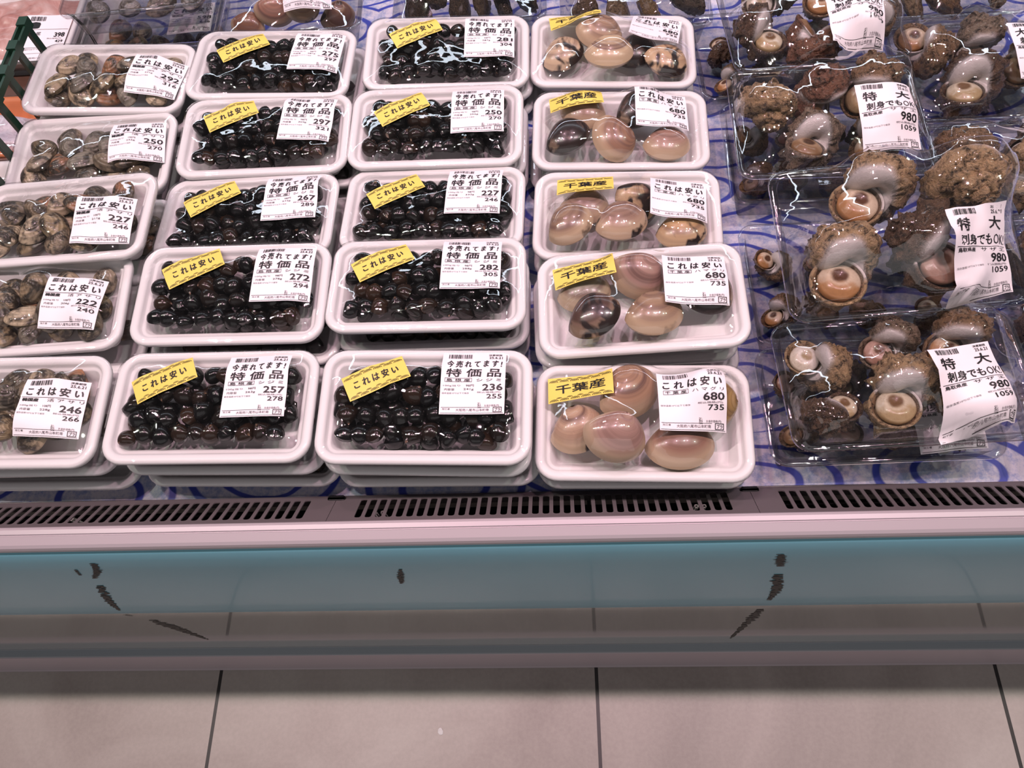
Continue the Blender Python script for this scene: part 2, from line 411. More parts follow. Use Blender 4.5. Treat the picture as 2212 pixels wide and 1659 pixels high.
# ------------------------------------------------------------------ print on labels
_tc = {}
def glyphs(body, bold=0.0):
    k = (body, bold)
    if k in _tc: return _tc[k]
    c = bpy.data.curves.new('lettering', 'FONT'); c.body = body; c.resolution_u = 2; c.offset = bold; c.fill_mode = 'FRONT'
    o = bpy.data.objects.new('lettering', c); COL.objects.link(o)
    me = bpy.data.meshes.new_from_object(o.evaluated_get(bpy.context.evaluated_depsgraph_get()))
    V = np.array([v.co[:] for v in me.vertices]); F = [tuple(p.vertices) for p in me.polygons]
    bpy.data.objects.remove(o); bpy.data.curves.remove(c); bpy.data.meshes.remove(me)
    _tc[k] = (V, F); return _tc[k]
class Print:
    def __init__(s): s.k = MB(); s.g = MB()
    def text(s, body, x0, x1, y0, y1, bold=0.0, slant=0.0, grey=False):
        V, F = glyphs(body); lo = V.min(0); hi = V.max(0); d = np.maximum(hi - lo, 1e-6)
        e = max(0.0, bold) * 14 * min(1.0, (y1 - y0) / 7.0); ey = e * .62
        X = x0 + e + (V[:, 0] - lo[0]) / d[0] * (x1 - x0 - 2 * e); Y = y0 + ey + (V[:, 1] - lo[1]) / d[1] * (y1 - y0 - 2 * ey)
        X = X + slant * (Y - y0)
        for q in range(6 if e > .02 else 1):
            ox, oy = (e * math.cos(q * math.pi / 3), ey * math.sin(q * math.pi / 3)) if e > .02 else (0, 0)
            (s.g if grey else s.k).add(np.stack([X + ox, Y + oy, 0 * X], 1), F)
    def bar(s, x0, x1, y0, y1, grey=False):
        n = max(1, int((x1 - x0) / 4)); V = []; F = []
        for i in range(n + 1):
            x = x0 + (x1 - x0) * i / n; V += [(x, y0, 0), (x, y1, 0)]
        for i in range(n): F.append((2 * i, 2 * i + 2, 2 * i + 3, 2 * i + 1))
        (s.g if grey else s.k).add(V, F)
    def frame(s, x0, x1, y0, y1, t=.35, grey=False):
        s.bar(x0, x1, y0, y0 + t, grey); s.bar(x0, x1, y1 - t, y1, grey); s.bar(x0, x0 + t, y0, y1, grey); s.bar(x1 - t, x1, y0, y1, grey)
    def barcode(s, x0, x1, y0, y1, seed):
        r = random.Random(seed); x = x0
        while x < x1 - .5:
            wd = r.choice((.35, .35, .7, 1.0)); s.bar(x, min(x + wd, x1), y0, y1); x += wd + r.choice((.4, .45, .8))
    def wave(s, cx, cy, r, up=1):
        for q in (1.0, .64, .3):
            V = []; F = []
            for i in range(11):
                a = R(18 * i)
                for dr in (0, .14): V.append((cx + r * (q - dr) * math.cos(a), cy + up * r * (q - dr) * .55 * math.sin(a), 0))
            for i in range(10): F.append((2 * i, 2 * i + 1, 2 * i + 3, 2 * i + 2))
            s.k.add(V, F)
def label_print(kind, price, sub, date, gram, h, seed):
    p = Print(); t = h / 2
    p.barcode(-23, -1.5, t - 6.5, t - 1.8, seed)
    p.text('消費期限', 13, 25, t - 3.6, t - 1.6, .01); p.text(date, 13.5, 25.5, t - 7.2, t - 4.4, .01)
    if kind == 'shijimi':
        p.text('今 売 れ て ま す !', -24.5, 25, t - 16.5, t - 9, .014, .12); p.text('特 価 品', -24.5, 24.5, t - 26.5, t - 18.0, .018, .1)
        p.frame(-25, -1, t - 31.5, t - 27.6, .3); p.text('島 根 産', -23.5, -2.5, t - 31, t - 28.2, .005); p.text('シ ジ ミ', 3, 25, t - 31, t - 28.2, .005)
        y = t - 33; rate = '98円'
    elif kind == 'asari':
        p.text('こ れ は 安 い', -24.5, 25, t - 16.5, t - 8.5, .02, .1); p.bar(-27, 27, t - 18.4, t - 18.0)
        p.text('韓国産', -26, -11, t - 22.3, t - 19, .03); p.text('活 ア サ リ', -3, 27, t - 22, t - 19, .0)
        y = t - 24; rate = '108円'
    elif kind == 'hama':
        p.text('こ れ は 安 い', -24.5, 24.5, t - 17.5, t - 9, .02, .1); p.frame(-24, -3, t - 22.6, t - 18.6, .3)
        p.text('千 葉 産', -22.5, -4.5, t - 22.1, t - 19.2, .005); p.text('ハ マ グ リ', 0, 26, t - 22.1, t - 19.2, .0)
        y = t - 23.2; rate = None
    else:
        p.text('特' if kind == 'sazae' else '大盛り', -24, -10 if kind == 'sazae' else 10, t - 19.5, t - 9.5, .02, .08)
        if kind == 'sazae': p.text('大', 9, 24, t - 18.5, t - 9, .022, .05)
        p.text('刺身でも', -22, 12, t - 29.5, t - 21.5, .016, .08); p.text('OK!', 13.5, 27, t - 29, t - 22, -.006, .12)
        p.bar(-27, 27, t - 31.0, t - 30.6); p.text('鳥取県産', -26, -8, t - 34.5, t - 31.6, .015); p.text('サ ザ エ', -2, 26, t - 34.5, t - 31.6, .0)
        y = t - 35.4; rate = None
    p.text(price, 8.5 if len(price) < 4 else 5, 26.5, y - 7.0, y - .6, .02)
    p.text('税込価格(円)', 4, 25, y - 9.6, y - 7.8, .0, 0, True)
    p.text(sub, 12.5 if len(sub) < 4 else 9, 26, y - 14.4, y - 10.2, .012)
    if rate:
        p.text('100g当り', -26, -11, y - 3.2, y - 1.2, -.005, 0, True); p.text(rate, -6, 1, y - 3.2, y - .9, .0)
        p.text('内容量', -25, -16, y - 6.9, y - 4.7, .0); p.text(gram + 'g', -8, 1, y - 6.9, y - 4.6, .0)
        p.text('保存温度10℃以下で保存', -27, -3, y - 10.2, y - 8.6, .0, 0, True)
    else: p.text('保存温度10℃以下で保存', -27, -2, y - 10.4, y - 8.8, .0, 0, True)
    b = -t
    p.text('税込', 5, 8, b + 5.5, b + 11, .0); p.text('お会計価格(円)', 11, 24, b + 6.6, b + 9, .0, 0, True)
    p.bar(-27, 16, b + 6.2, b + 6.5); p.text('加工者', -26, -19, b + 3.9, b + 5.6, .0); p.text('大阪府八尾市山本町南', -14, 15, b + 2.6, b + 5.2, .0, 0, True)
    p.frame(18.5, 26.2, b + 1.6, b + 6.6, .55); p.text('プラ', 20, 25, b + 2.6, b + 5.6, .01)
    p.bar(-27.5, 27.5, b + .8, b + 1.1)
    return p
def sticker_print(body):
    p = Print()
    if body == 'これは安い': p.text('こ れ は 安 い', -21, 21, -3.8, 4.6, .02, .08)
    else: p.text(body, -22, 22, -4.6, 5.0, .018, 0)
    for i in range(6):
        p.wave(-23.5 + 9.4 * i, 7.9, 4.0); p.wave(-23.5 + 9.4 * i, -11.6, 4.0)
        if i < 5: p.wave(-18.8 + 9.4 * i, 9.9, 2.6); p.wave(-18.8 + 9.4 * i, -9.2, 2.6)
    return p
def lay(V, x, y, rot, zf, lift):                    # label millimetres -> points lying on the film surface
    V = np.asarray(V, float) * .001; c, s = math.cos(R(rot)), math.sin(R(rot))
    X = x + c * V[:, 0] - s * V[:, 1]; Y = y + s * V[:, 0] + c * V[:, 1]
    return np.stack([X, Y, zf(X, Y) + lift], 1)
def sheet(w_, h_, n=14, m=14):
    V = [(-w_ / 2 + w_ * i / n, -h_ / 2 + h_ * j / m, 0) for j in range(m + 1) for i in range(n + 1)]
    return V, [(j * (n + 1) + i, j * (n + 1) + i + 1, (j + 1) * (n + 1) + i + 1, (j + 1) * (n + 1) + i) for j in range(m) for i in range(n)]
def stick(root, name, w_, h_, mat, pr, x, y, rot, zf, curl=None):
    V, F = sheet(w_ * 1000, h_ * 1000); zz = zf
    if curl: zz = lambda X, Y: zf(X, Y) + curl(X, Y)
    o = link(name, mesh(name, lay(V, x, y, rot, zz, .0012), F, mat), root)
    for b, mt in ((pr.k, M['ink']), (pr.g, M['ink_grey'])):
        if b.V: link('print', mesh('print', lay(b.V, x, y, rot, zz, .0016), b.F, mt, False), o)
    return o

# ------------------------------------------------------------------ foam trays and film
TW, TD, RIM, TR = .191, .109, .025, .021
def tray_mesh():
    prof = [(.030, .0), (.0175, .0), (.013, .0015), (.0045, .0165), (.0008, .0185), (0, .0205), (0, .0228), (.0012, .0245), (.003, .025), (.0058, .025),
            (.0078, .0242), (.0090, .0228), (.0100, .0205), (.0112, .0196), (.0128, .0193), (.0140, .0183), (.0185, .0075), (.0205, .0052), (.0235, .0045)]
    V, F = loft(prof, TW, TD, TR); F.append(tuple(reversed(range(32))))
    return mesh('foam_tray', V, F, M['foam'])
TRAY = tray_mesh()
def nz(X, Y, f, seed):
    return np.array([noise.noise((a * f, b * f, seed)) for a, b in zip(np.ravel(X), np.ravel(Y))]).reshape(np.shape(X))
def film_fn(W, D, rim, bulge, seed, bumps=(), wr=.6):
    def zf(X, Y):
        X = np.asarray(X, float); Y = np.asarray(Y, float)
        u = np.abs(X) / (W / 2 - .008); v = np.abs(Y) / (D / 2 - .008)
        win = np.clip(1 - u ** 5, 0, 1) * np.clip(1 - v ** 4, 0, 1)
        z = rim + .0005 + win * bulge * (.8 + wr * nz(X, Y, 24, seed) + .35 * wr * nz(X, Y, 55, seed + 7))
        if len(bumps):
            b = np.zeros_like(z)
            for bx, by, bh, bs in bumps: b = np.maximum(b, bh * np.exp(-(((X - bx) ** 2 + (Y - by) ** 2) / bs ** 2) ** 1.3))
            z = z + b * np.clip(1 - u ** 8, 0, 1) * np.clip(1 - v ** 8, 0, 1)
        return z
    return zf
def film_mesh(W, D, rad, zf, rim, mat, name='film', drop=.014, rings=22, n=10, step=.008):
    V = []; F = []; m = 4 * (n + 1); V.append((0, 0, float(zf(np.array([0.]), np.array([0.]))[0])))
    base = np.array(rrect(W, D, rad, n))
    # denser side sampling keeps long edges smooth
    dens = []
    for i in range(len(base)):
        a, b = base[i], base[(i + 1) % len(base)]; k = max(1, int(np.hypot(*(b - a)) / step))
        for q in range(k): dens.append(a + (b - a) * q / k)
    dens = np.array(dens); m = len(dens)
    for k in range(1, rings + 1):
        P = dens * (k / rings) ** .8; Z = zf(P[:, 0], P[:, 1])
        V += [(a, b, c) for (a, b), c in zip(P, Z)]
    out = dens * np.array([(W + .0012) / W, (D + .0012) / D])
    V += [(a, b, rim - .003) for a, b in out]
    P = dens * np.array([(W - .010) / W, (D - .010) / D]); V += [(a, b, rim - drop) for a, b in P]
    for i in range(m): F.append((0, 1 + i, 1 + (i + 1) % m))
    for k in range(rings + 1):
        for i in range(m):
            j = (i + 1) % m; o = 1 + k * m; F.append((o + i, o + m + i, o + m + j, o + j))
    return mesh(name, V, F, mat)
def mat4(x, y, z, yaw, pt, rl):
    return Matrix.Translation((x, y, z)) @ Euler((R(pt), R(rl), R(yaw)), 'XYZ').to_matrix().to_4x4()

# ------------------------------------------------------------------ bivalves
def clam_mesh(name, L, Wd, T, nt, ng, umbo=.30, tri=.45, skew=.12, gape=.0, mat=None, power=2.2):
    t = np.linspace(0, 2 * np.pi, nt, endpoint=False); a, b = L / 2, Wd / 2
    oy = b * np.sin(t); ox = a * np.cos(t); k = 1 - tri * np.clip(np.sin(t), 0, 1); ox = ox * k + skew * a * np.clip(np.sin(t), 0, 1)
    uy = b * (1 - umbo * .03); ux = skew * a
    V = []; G = []; A = []; F = []
    g = np.linspace(0, 1, ng + 1)[1:] ** .85
    for s in (1, -1):
        o = len(V); z0 = 0.0; V.append((ux, uy, s * z0)); G.append(0); A.append(0)
        for gi in g:
            for i in range(nt):
                x = ux + gi * (ox[i] - ux); y = uy + gi * (oy[i] - uy); v = max(0.0, min(1.0, y / b))
                rho = min(1.0, ((x - skew * a * v) / (a * (1 - tri * v))) ** 2 + (y / b) ** 2)
                hgt = T * (1 - rho) ** .56 * (1 + .20 * y / b)
                V.append((x, y, s * (hgt + gape * T * max(0., -math.sin(t[i])) * gi)))
                G.append(gi); A.append(abs(t[i] - 4.71) / 6.28)
        for i in range(nt):
            j = (i + 1) % nt; f = (o, o + 1 + i, o + 1 + j); F.append(f if s > 0 else f[::-1])
        for kx in range(ng - 1):
            for i in range(nt):
                j = (i + 1) % nt; p = o + 1 + kx * nt; f = (p + i, p + nt + i, p + nt + j, p + j); F.append(f if s > 0 else f[::-1])
    return V, F, G, A
def clam_obj_mesh(name, mat, *a, **k):
    V, F, G, A = clam_mesh(name, *a, **k); return mesh(name, V, F, mat, True, {'growth': G, 'angle': A, 'vary': [0.0] * len(V)})
SHI = [clam_obj_mesh('freshwater_clam', M['shijimi'], l, w_, t_, 18, 6, tri=tr) for l, w_, t_, tr in ((.0200, .0180, .0070, .48), (.0185, .0170, .0066, .42), (.0215, .0188, .0073, .52))]
ASA = [clam_obj_mesh('manila_clam', M['asari'], l, w_, t_, 26, 9, tri=tr, umbo=.35, skew=.28) for l, w_, t_, tr in ((.037, .027, .0088, .26), (.033, .025, .0084, .22), (.039, .028, .0092, .28))]
HAM = [clam_obj_mesh('hard_clam', M['hama'], l, w_, t_, 40, 13, tri=tr, umbo=.3, skew=.14) for l, w_, t_, tr in ((.056, .046, .0150, .26), (.062, .047, .0155, .22), (.052, .045, .0145, .30))]

# pose: x, y, base height, yaw, tilt, roll, label place, sticker place (x, y, turn), big clam spots
PACKS = {
'c1r1':(-0.5127,0.2970,0.6446,-1.2,5.0,-0.8,(0.0537,-0.0018,-1.3),None,None),
'c1r2':(-0.5208,0.4137,0.6410,2.2,3.4,-0.3,(0.0483,-0.0082,-6.2),None,None),
'c1r3':(-0.5080,0.5075,0.6550,0.8,0.0,-2.0,(0.0554,-0.0148,0.8),None,None),
'c1r4':(-0.5195,0.6205,0.6300,-0.8,6.0,-1.2,(0.0605,0.0055,6.1),None,None),
'c1r5':(-0.5173,0.7254,0.6423,-2.0,0.8,2.0,(0.0619,-0.0096,-5.2),None,None),
'c2r1':(-0.3164,0.2954,0.6451,-0.8,2.7,0.1,(0.0431,0.015,1.5),(-0.0436,0.0223,26.9),None),
'c2r2':(-0.3170,0.4155,0.6475,-0.9,4.1,-0.1,(0.0535,0.0143,0.4),(-0.0368,0.0237,28.2),None),
'c2r3':(-0.3247,0.5215,0.6290,-1.2,-0.9,-1.5,(0.0498,0.0151,3.3),(-0.0362,0.0172,32.0),None),
'c2r4':(-0.3194,0.6308,0.6355,0.1,3.3,0.5,(0.0502,0.0111,-4.2),(-0.036,0.0196,25.5),None),
'c2r5':(-0.3246,0.7349,0.6408,-2.5,0.4,1.1,(0.055,0.0074,-2.1),(-0.0326,0.0141,32.0),None),
'c3r1':(-0.1217,0.2901,0.6443,-1.3,3.0,1.5,(0.0433,0.0183,-0.1),(-0.0436,0.0224,25.6),None),
'c3r2':(-0.1260,0.4178,0.6433,-0.3,-3.4,1.1,(0.0433,0.0143,-0.8),(-0.043,0.0196,27.1),None),
'c3r3':(-0.1266,0.5225,0.6275,-2.5,-1.2,-1.3,(0.0438,0.0128,-0.5),(-0.0389,0.015,30.0),None),
'c3r4':(-0.1276,0.6307,0.6355,-1.5,3.5,-0.2,(0.047,0.0103,1.4),(-0.0365,0.0161,29.1),None),
'c3r5':(-0.1207,0.7438,0.6365,-0.6,4.0,1.8,(0.0504,0.0103,0.2),(-0.0348,0.0188,27.0),None),
'c4r1':(0.0723,0.2785,0.6238,-2.2,5.0,-0.6,(0.0401,0.011,1.0),(-0.0556,0.0273,2.1),((-.013,.028),(-.066,-.008),(-.026,-.020),(.031,-.022),(.072,.014))),
'c4r2':(0.0779,0.3906,0.6474,0.2,2.5,-3.9,(0.0495,0.0084,-1.7),(-0.0505,0.0263,6.0),((-.052,.014),(-.001,.027),(-.044,-.026),(.010,-.020),(.066,.002))),
'c4r3':(0.0730,0.5097,0.6220,-3.0,2.4,-0.6,(0.0511,0.0073,-2.5),(-0.0427,0.0261,0.4),((-.043,.012),(.010,.014),(-.063,-.024),(-.007,-.025),(.054,-.022))),
'c4r4':(0.0729,0.6273,0.6200,-2.1,2.2,1.2,(0.0432,0.0126,0.2),(-0.0484,0.0266,5.0),((-.040,.022),(-.060,-.018),(-.008,-.020),(.049,-.022),(.018,.022))),
'c4r5':(0.0713,0.7503,0.6200,-2.4,4.0,2.1,(0.0484,0.0188,-10.2),(-0.045,0.0358,6.8),((-.059,-.003),(-.016,.018),(-.006,-.025),(.027,.002),(.061,-.025))),
}
PRICE = {'c1r5':('292','316','25.6.22','271'),'c1r4':('250','270','25.6.21','232'),'c1r3':('227','246','25.6.21','211'),'c1r2':('222','240','25.6.21','206'),'c1r1':('246','266','25.6.21','228'),
'c2r5':('275','297','25.6.22','281'),'c2r4':('297','321','25.6.22','304'),'c2r3':('267','289','25.6.22','273'),'c2r2':('272','294','25.6.22','278'),'c2r1':('257','278','25.6.21','263'),
'c3r5':('281','304','25.6.22','287'),'c3r4':('250','270','25.6.22','256'),'c3r3':('227','246','25.6.22','232'),'c3r2':('282','305','25.6.22','288'),'c3r1':('236','255','25.6.21','241')}
ORD = {1: 'front', 2: 'second', 3: 'middle', 4: 'fourth', 5: 'rear'}
COLN = {'c1': 'brown clams', 'c2': 'black clams', 'c3': 'black clams', 'c4': 'large clams'}
HAMTXT = {'c4r1': 'five big tan and mauve clams, frontmost of the large clam packs', 'c4r2': 'a dark banded clam beside a tan one, second from front', 'c4r3': 'an upright black and cream clam, middle of its column',
          'c4r4': 'a nearly black clam under a wrinkled film, fourth from front', 'c4r5': 'a cream clam with black patches, rearmost large clam pack'}
POSE = {}; ROOT = {}; INSIDE = {}
ROWW = {1: 'frontmost', 2: 'second', 3: 'middle', 4: 'fourth', 5: 'rearmost'}
def which(k):
    c = {'1': 'brown clam row', '2': 'black clam row beside the brown clams', '3': 'black clam row beside the large clams', '4': 'large clam row'}[k[1]]
    return ROWW[int(k[3])], c
for k, (x, y, z, yaw, pt, rl, lab, yel, ham) in PACKS.items():
    POSE[k] = mat4(x, y, z, yaw, pt, rl); rw, cn = which(k)
    if k[1] == '4': lb = 'white foam tray with ' + HAMTXT[k]
    else: lb = '%s foam tray of the %s, priced %s' % (rw, cn, PRICE[k][0])
    ROOT[k] = thing('clam_pack', lb, 'packed clams', POSE[k], 'film wrapped clam packs'); INSIDE[k] = []
    link('foam_tray', TRAY, ROOT[k])
def geo(me):
    if me.name not in _geo:
        v = np.empty(3 * len(me.vertices), np.float32); me.vertices.foreach_get('co', v)
        _geo[me.name] = (v.reshape(-1, 3).astype(float), [tuple(p.vertices) for p in me.polygons])
    return _geo[me.name]
_geo = {}
def world_geo(me, Mx):
    V, F = geo(me); A = np.array(Mx); return V @ A[:3, :3].T + A[:3, 3], F
def tree(items, off=0.0):
    VV = []; FF = []; n = 0
    for me, Mx in items:
        V, F = world_geo(me, Mx); VV.append(V); FF += [tuple(i + n for i in f) for f in F]; n += len(V)
    return BVHTree.FromPolygons(np.concatenate(VV).tolist(), FF)
def drape(items, Minv, W, D, rim, seed, clear_=.0011, wr=.0006, spread=1, inset=.006):
    """Film pulled tight from rim to rim over whatever lies in the tray."""
    nx, ny = int(W / .003), int(D / .003); xs = np.linspace(-W / 2, W / 2, nx); ys = np.linspace(-D / 2, D / 2, ny); z0 = rim + .0004
    ob = np.full((ny, nx), -1.0)
    if items:
        bt = tree([(me, Minv @ Mx) for me, Mx in items])
        for j in range(ny):
            for i in range(nx):
                if abs(xs[i]) > W / 2 - inset or abs(ys[j]) > D / 2 - inset: continue
                h = bt.ray_cast((xs[i], ys[j], .3), (0, 0, -1))
                if h[0] is not None: ob[j, i] = h[0].z
    o2 = ob.copy()
    for dj in range(-spread, spread + 1):
        for di in range(-spread, spread + 1): o2 = np.maximum(o2, np.roll(np.roll(ob, dj, 0), di, 1))
    ob = (np.where(ob > 0, .4 * ob + .6 * o2, o2) if spread == 1 else o2) + clear_
    X, Y = np.meshgrid(xs, ys); fixed = (np.abs(X) > W / 2 - inset) | (np.abs(Y) > D / 2 - inset)
    h = np.full((ny, nx), z0)
    for _ in range(700):
        p = np.pad(h, 1, mode='edge'); h = .25 * (p[:-2, 1:-1] + p[2:, 1:-1] + p[1:-1, :-2] + p[1:-1, 2:]); h = np.maximum(h, ob); h[fixed] = z0
    for _ in range(2):
        p = np.pad(h, 1, mode='edge'); hs = .25 * (p[:-2, 1:-1] + p[2:, 1:-1] + p[1:-1, :-2] + p[1:-1, 2:]); h = np.where(fixed, z0, np.maximum(.5 * (h + hs), ob))
    def zf(A, B):
        A = np.asarray(A, float); B = np.asarray(B, float)
        fx = np.clip((A + W / 2) / W * (nx - 1), 0, nx - 1.001); fy = np.clip((B + D / 2) / D * (ny - 1), 0, ny - 1.001)
        i = fx.astype(int); j = fy.astype(int); u = fx - i; v = fy - j
        z = h[j, i] * (1 - u) * (1 - v) + h[j, i + 1] * u * (1 - v) + h[j + 1, i] * (1 - u) * v + h[j + 1, i + 1] * u * v
        win = np.clip(1 - np.abs(A / (W / 2 - .004)) ** 5, 0, 1) * np.clip(1 - np.abs(B / (D / 2 - .004)) ** 5, 0, 1)
        return z + win * wr * (1 + nz(A, B, 26, seed) + .5 * nz(A, B, 70, seed + 7))
    return zf
def wrap_pack(k):
    x, y, z, yaw, pt, rl, lab, yel, ham = PACKS[k]; kind = {'1': 'asari', '2': 'shijimi', '3': 'shijimi', '4': 'hama'}[k[1]]; root = ROOT[k]
    pr = ('680', '735', '25.6.21', '') if kind == 'hama' else PRICE[k]
    seed = sum(map(ord, k)) * 1.7; row = int(k[3])
    zf = drape(INSIDE[k], POSE[k].inverted(), TW, TD, RIM, seed, .0018 if kind != 'hama' else .0028, .0004 if row < 3 else .0011)
    link('film', film_mesh(TW, TD, TR, zf, RIM, M['film']), root)
    h = 62 if kind == 'shijimi' else 54
    o = stick(root, 'price_label', .057, h * .001, M['paper'], label_print(kind, pr[0], pr[1], pr[2], pr[3], h, seed), *lab, zf); o['label'] = 'white printed price label %s' % pr[0]
    if yel:
        o = stick(root, 'yellow_sticker', .0575, .0255, M['yellow'], sticker_print('千葉産' if kind == 'hama' else 'これは安い'), *yel, zf); o['label'] = 'yellow sticker with wave borders'
# trays lower in the stacks
FLATFILM = film_mesh(TW, TD, TR, film_fn(TW, TD, RIM, .0006, 3, wr=.2), RIM, M['film'], 'film')
DECK = .5866
rl_ = random.Random(5)
LOWER = {}
for k, v in PACKS.items():
    n = 1 if v[2] < .632 else 2
    pr = PRICE.get(k, ('680',))[0]; rw, cn = which(k)
    for lv in range(n):
        zt = DECK + lv * ((v[2] - DECK - .0035 * (n == 2)) / n if n == 2 else 0)
        dx, dy = rl_.uniform(-.004, .004), rl_.uniform(-.003, .002)
        if k == 'c3r1': dx, dy = ((.006, -.002), (.0, -.001))[lv]
        if k == 'c2r1': dx, dy = ((.014, -.003), (.006, -.001))[lv]
        if k == 'c1r1': dx, dy = ((.014, -.004), (.006, .0))[lv]
        if k == 'c1r2': dx, dy = ((.012, -.006), (.012, -.012))[lv]
        if k == 'c2r2': dx, dy = ((.006, -.006), (.008, -.010))[lv]
        if k == 'c4r2': dx, dy = ((.0, .0), (-.006, .002))[lv]
        if k == 'c4r1': dx, dy = .001, .003
        if k == 'c2r4': dx = .012
        if k == 'c2r5': dx = .010
        if k == 'c3r5': dx = .004
        Ml = mat4(v[0] + dx, v[1] + dy, zt, v[3] + rl_.uniform(-1, 1), 0, 0)
        where = 'bottom of its stack' if lv == 0 else 'middle of its stack'
        if k[:2] == 'c4': lb = 'white foam tray, %s, under the tray with %s' % ('lower' if n == 1 else where.split()[0], HAMTXT[k].split(',')[0])
        else: lb = '%s under the %s tray of the %s' % ('middle tray' if lv else 'bottom tray', rw, cn)
        r0 = thing('clam_pack', lb, 'packed clams', Ml, 'lower trays of the clam stacks')
        link('foam_tray', TRAY, r0); link('film', FLATFILM, r0); LOWER[(k, lv)] = Ml

# ------------------------------------------------------------------ clams in the trays
def place(name, me, Mx, loc, rot, label, cat, group, color=None):
    o = bpy.data.objects.new(name, me); COL.objects.link(o)
    o.matrix_world = Mx @ Matrix.Translation(loc) @ Euler(rot, 'XYZ').to_matrix().to_4x4()
    if color is not None: o.color = color
    return tag(o, label, cat, group)
def fits(me, T, bt, lift=.0009, most=9):
    """Lift a clam in small steps until it no longer cuts the tray."""
    for q in range(most):
        Mq = Matrix.Translation((0, 0, lift * q)) @ T
        if not bt.overlap(tree([(me, Mq)])): return Mq
    return None
def shijimi_spots(seed):
    r = random.Random(seed); out = []
    nx, ny = 10, 5
    for j in range(ny):
        for i in range(nx):
            x = -.0725 + .145 * i / (nx - 1) + r.uniform(-.002, .002) + (.003 if j % 2 else -.003); y = -.0335 + .067 * j / (ny - 1) + r.uniform(-.002, .002)
            seen = j in (0, ny - 1) or i in (0, nx - 1)
            out.append((x, y, .0135 + r.uniform(-.001, .001), r.uniform(20, 75) * r.choice((-1, 1, 1)), r.uniform(-25, 25), r.uniform(0, 360), seen))
    for j in range(4):
        for i in range(10):
            x = -.0685 + .137 * i / 9 + r.uniform(-.003, .003) + (.0035 if j % 2 else -.0035); y = -.028 + .056 * j / 3 + r.uniform(-.003, .003)
            out.append((x, y, .0235 + r.uniform(-.001, .003), r.uniform(-50, 50), r.uniform(-25, 25), r.uniform(0, 360), True))
    return out
stuffV, stuffF, stuffG, stuffR = [], [], [], []
TRAYTREE = tree([(TRAY, Matrix.Identity(4))])
def local_mat(sp): return Matrix.Translation(sp[:3]) @ Euler((R(sp[3]), R(sp[4]), R(sp[5])), 'XYZ').to_matrix().to_4x4()
def to_stuff(Mx, me, T, r):
    V, F = world_geo(me, Mx @ T); o = len(stuffV); g = np.zeros(len(V), np.float32); me.attributes['growth'].data.foreach_get('value', g)
    stuffV.extend(V.tolist()); stuffF.extend([tuple(i + o for i in f) for f in F]); stuffG.extend(g); stuffR.extend([r.random()] * len(g))
FULL = ('c2r1', 'c3r1', 'c2r2', 'c3r2')
rs = random.Random(11)
def set_in(name, me, k, T, label, cat, group, color=None):
    o = bpy.data.objects.new(name, me); COL.objects.link(o); o.matrix_world = POSE[k] @ T
    if color is not None: o.color = color
    INSIDE[k].append((me, POSE[k] @ T)); return tag(o, label, cat, group)
for k in [q for q in PACKS if q[1] in '23']:
    rw, cn = which(k)
    for s_ in shijimi_spots(k):
        me = SHI[rs.randrange(3)]; T = fits(me, local_mat(s_), TRAYTREE)
        if T is None: continue
        if k in FULL and s_[6]: set_in('freshwater_clam', me, k, T, 'small glossy black clam, %s tray of the %s' % (rw, cn), 'clam', 'black clams in the %s tray of the %s' % (rw, cn))
        else:
            to_stuff(POSE[k], me, T, rs); INSIDE[k].append((me, POSE[k] @ T))
LOWIN = {}
for k, lv, ymax in (('c2r1', 1, .0), ('c3r1', 1, .0), ('c2r2', 1, .0), ('c3r2', 1, .0), ('c3r1', 0, -.02), ('c2r1', 0, -.02), ('c2r5', 1, -.1), ('c2r4', 1, -.1)):
    for s_ in shijimi_spots(k + 'low%d' % lv):
        if (s_[1] < ymax or s_[0] > .06) and s_[2] < .02:
            me = SHI[0]; T = fits(me, local_mat((s_[0], max(s_[1], -.0285), .0135, s_[3] * .3, s_[4] * .4, s_[5])), TRAYTREE, .0008, 14)
            if T is not None and world_geo(me, T)[0][:, 2].max() < .0256: to_stuff(LOWER[(k, lv)], me, T, rs)
tag(link('freshwater_clams', mesh('freshwater_clams', stuffV, stuffF, M['shijimi'], True, {'growth': stuffG, 'vary': stuffR})), 'remaining small black clams filling the rear and lower trays', 'clams', None, 'stuff')
ASACOL = ((.15, .115, .07), (.20, .155, .09), (.11, .09, .06), (.24, .19, .125), (.17, .14, .10), (.13, .10, .065), (.28, .23, .155), (.20, .095, .045), (.12, .11, .085), (.10, .09, .07))
for k in [q for q in PACKS if q[1] == '1']:
    r = random.Random(k); rw, cn = which(k); spots = []
    for j in range(3):
        for i in range(5): spots.append((-.062 + .031 * i + r.uniform(-.004, .004), -.025 + .025 * j + r.uniform(-.003, .003), .0145, r.uniform(-25, 25), r.uniform(-25, 25), r.uniform(-120, 120)))
    for j in range(2):
        for i in range(5): spots.append((-.054 + .027 * i + r.uniform(-.005, .005), -.0135 + .026 * j + r.uniform(-.004, .004), .0265 + r.uniform(-.002, .003), r.uniform(-35, 30), r.uniform(-25, 25), r.uniform(-120, 120)))
    for s_ in spots:
        c = r.choice(ASACOL); q = r.uniform(1.25, 2.0); me = ASA[r.randrange(3)]; T = fits(me, local_mat(s_), TRAYTREE, .0012)
        if T is not None: set_in('manila_clam', me, k, T, 'olive brown clam in the %s tray of the brown clam row' % rw, 'clam', 'brown clams in the %s brown clam tray' % rw, (c[0] * q, c[1] * q, c[2] * q, 1))
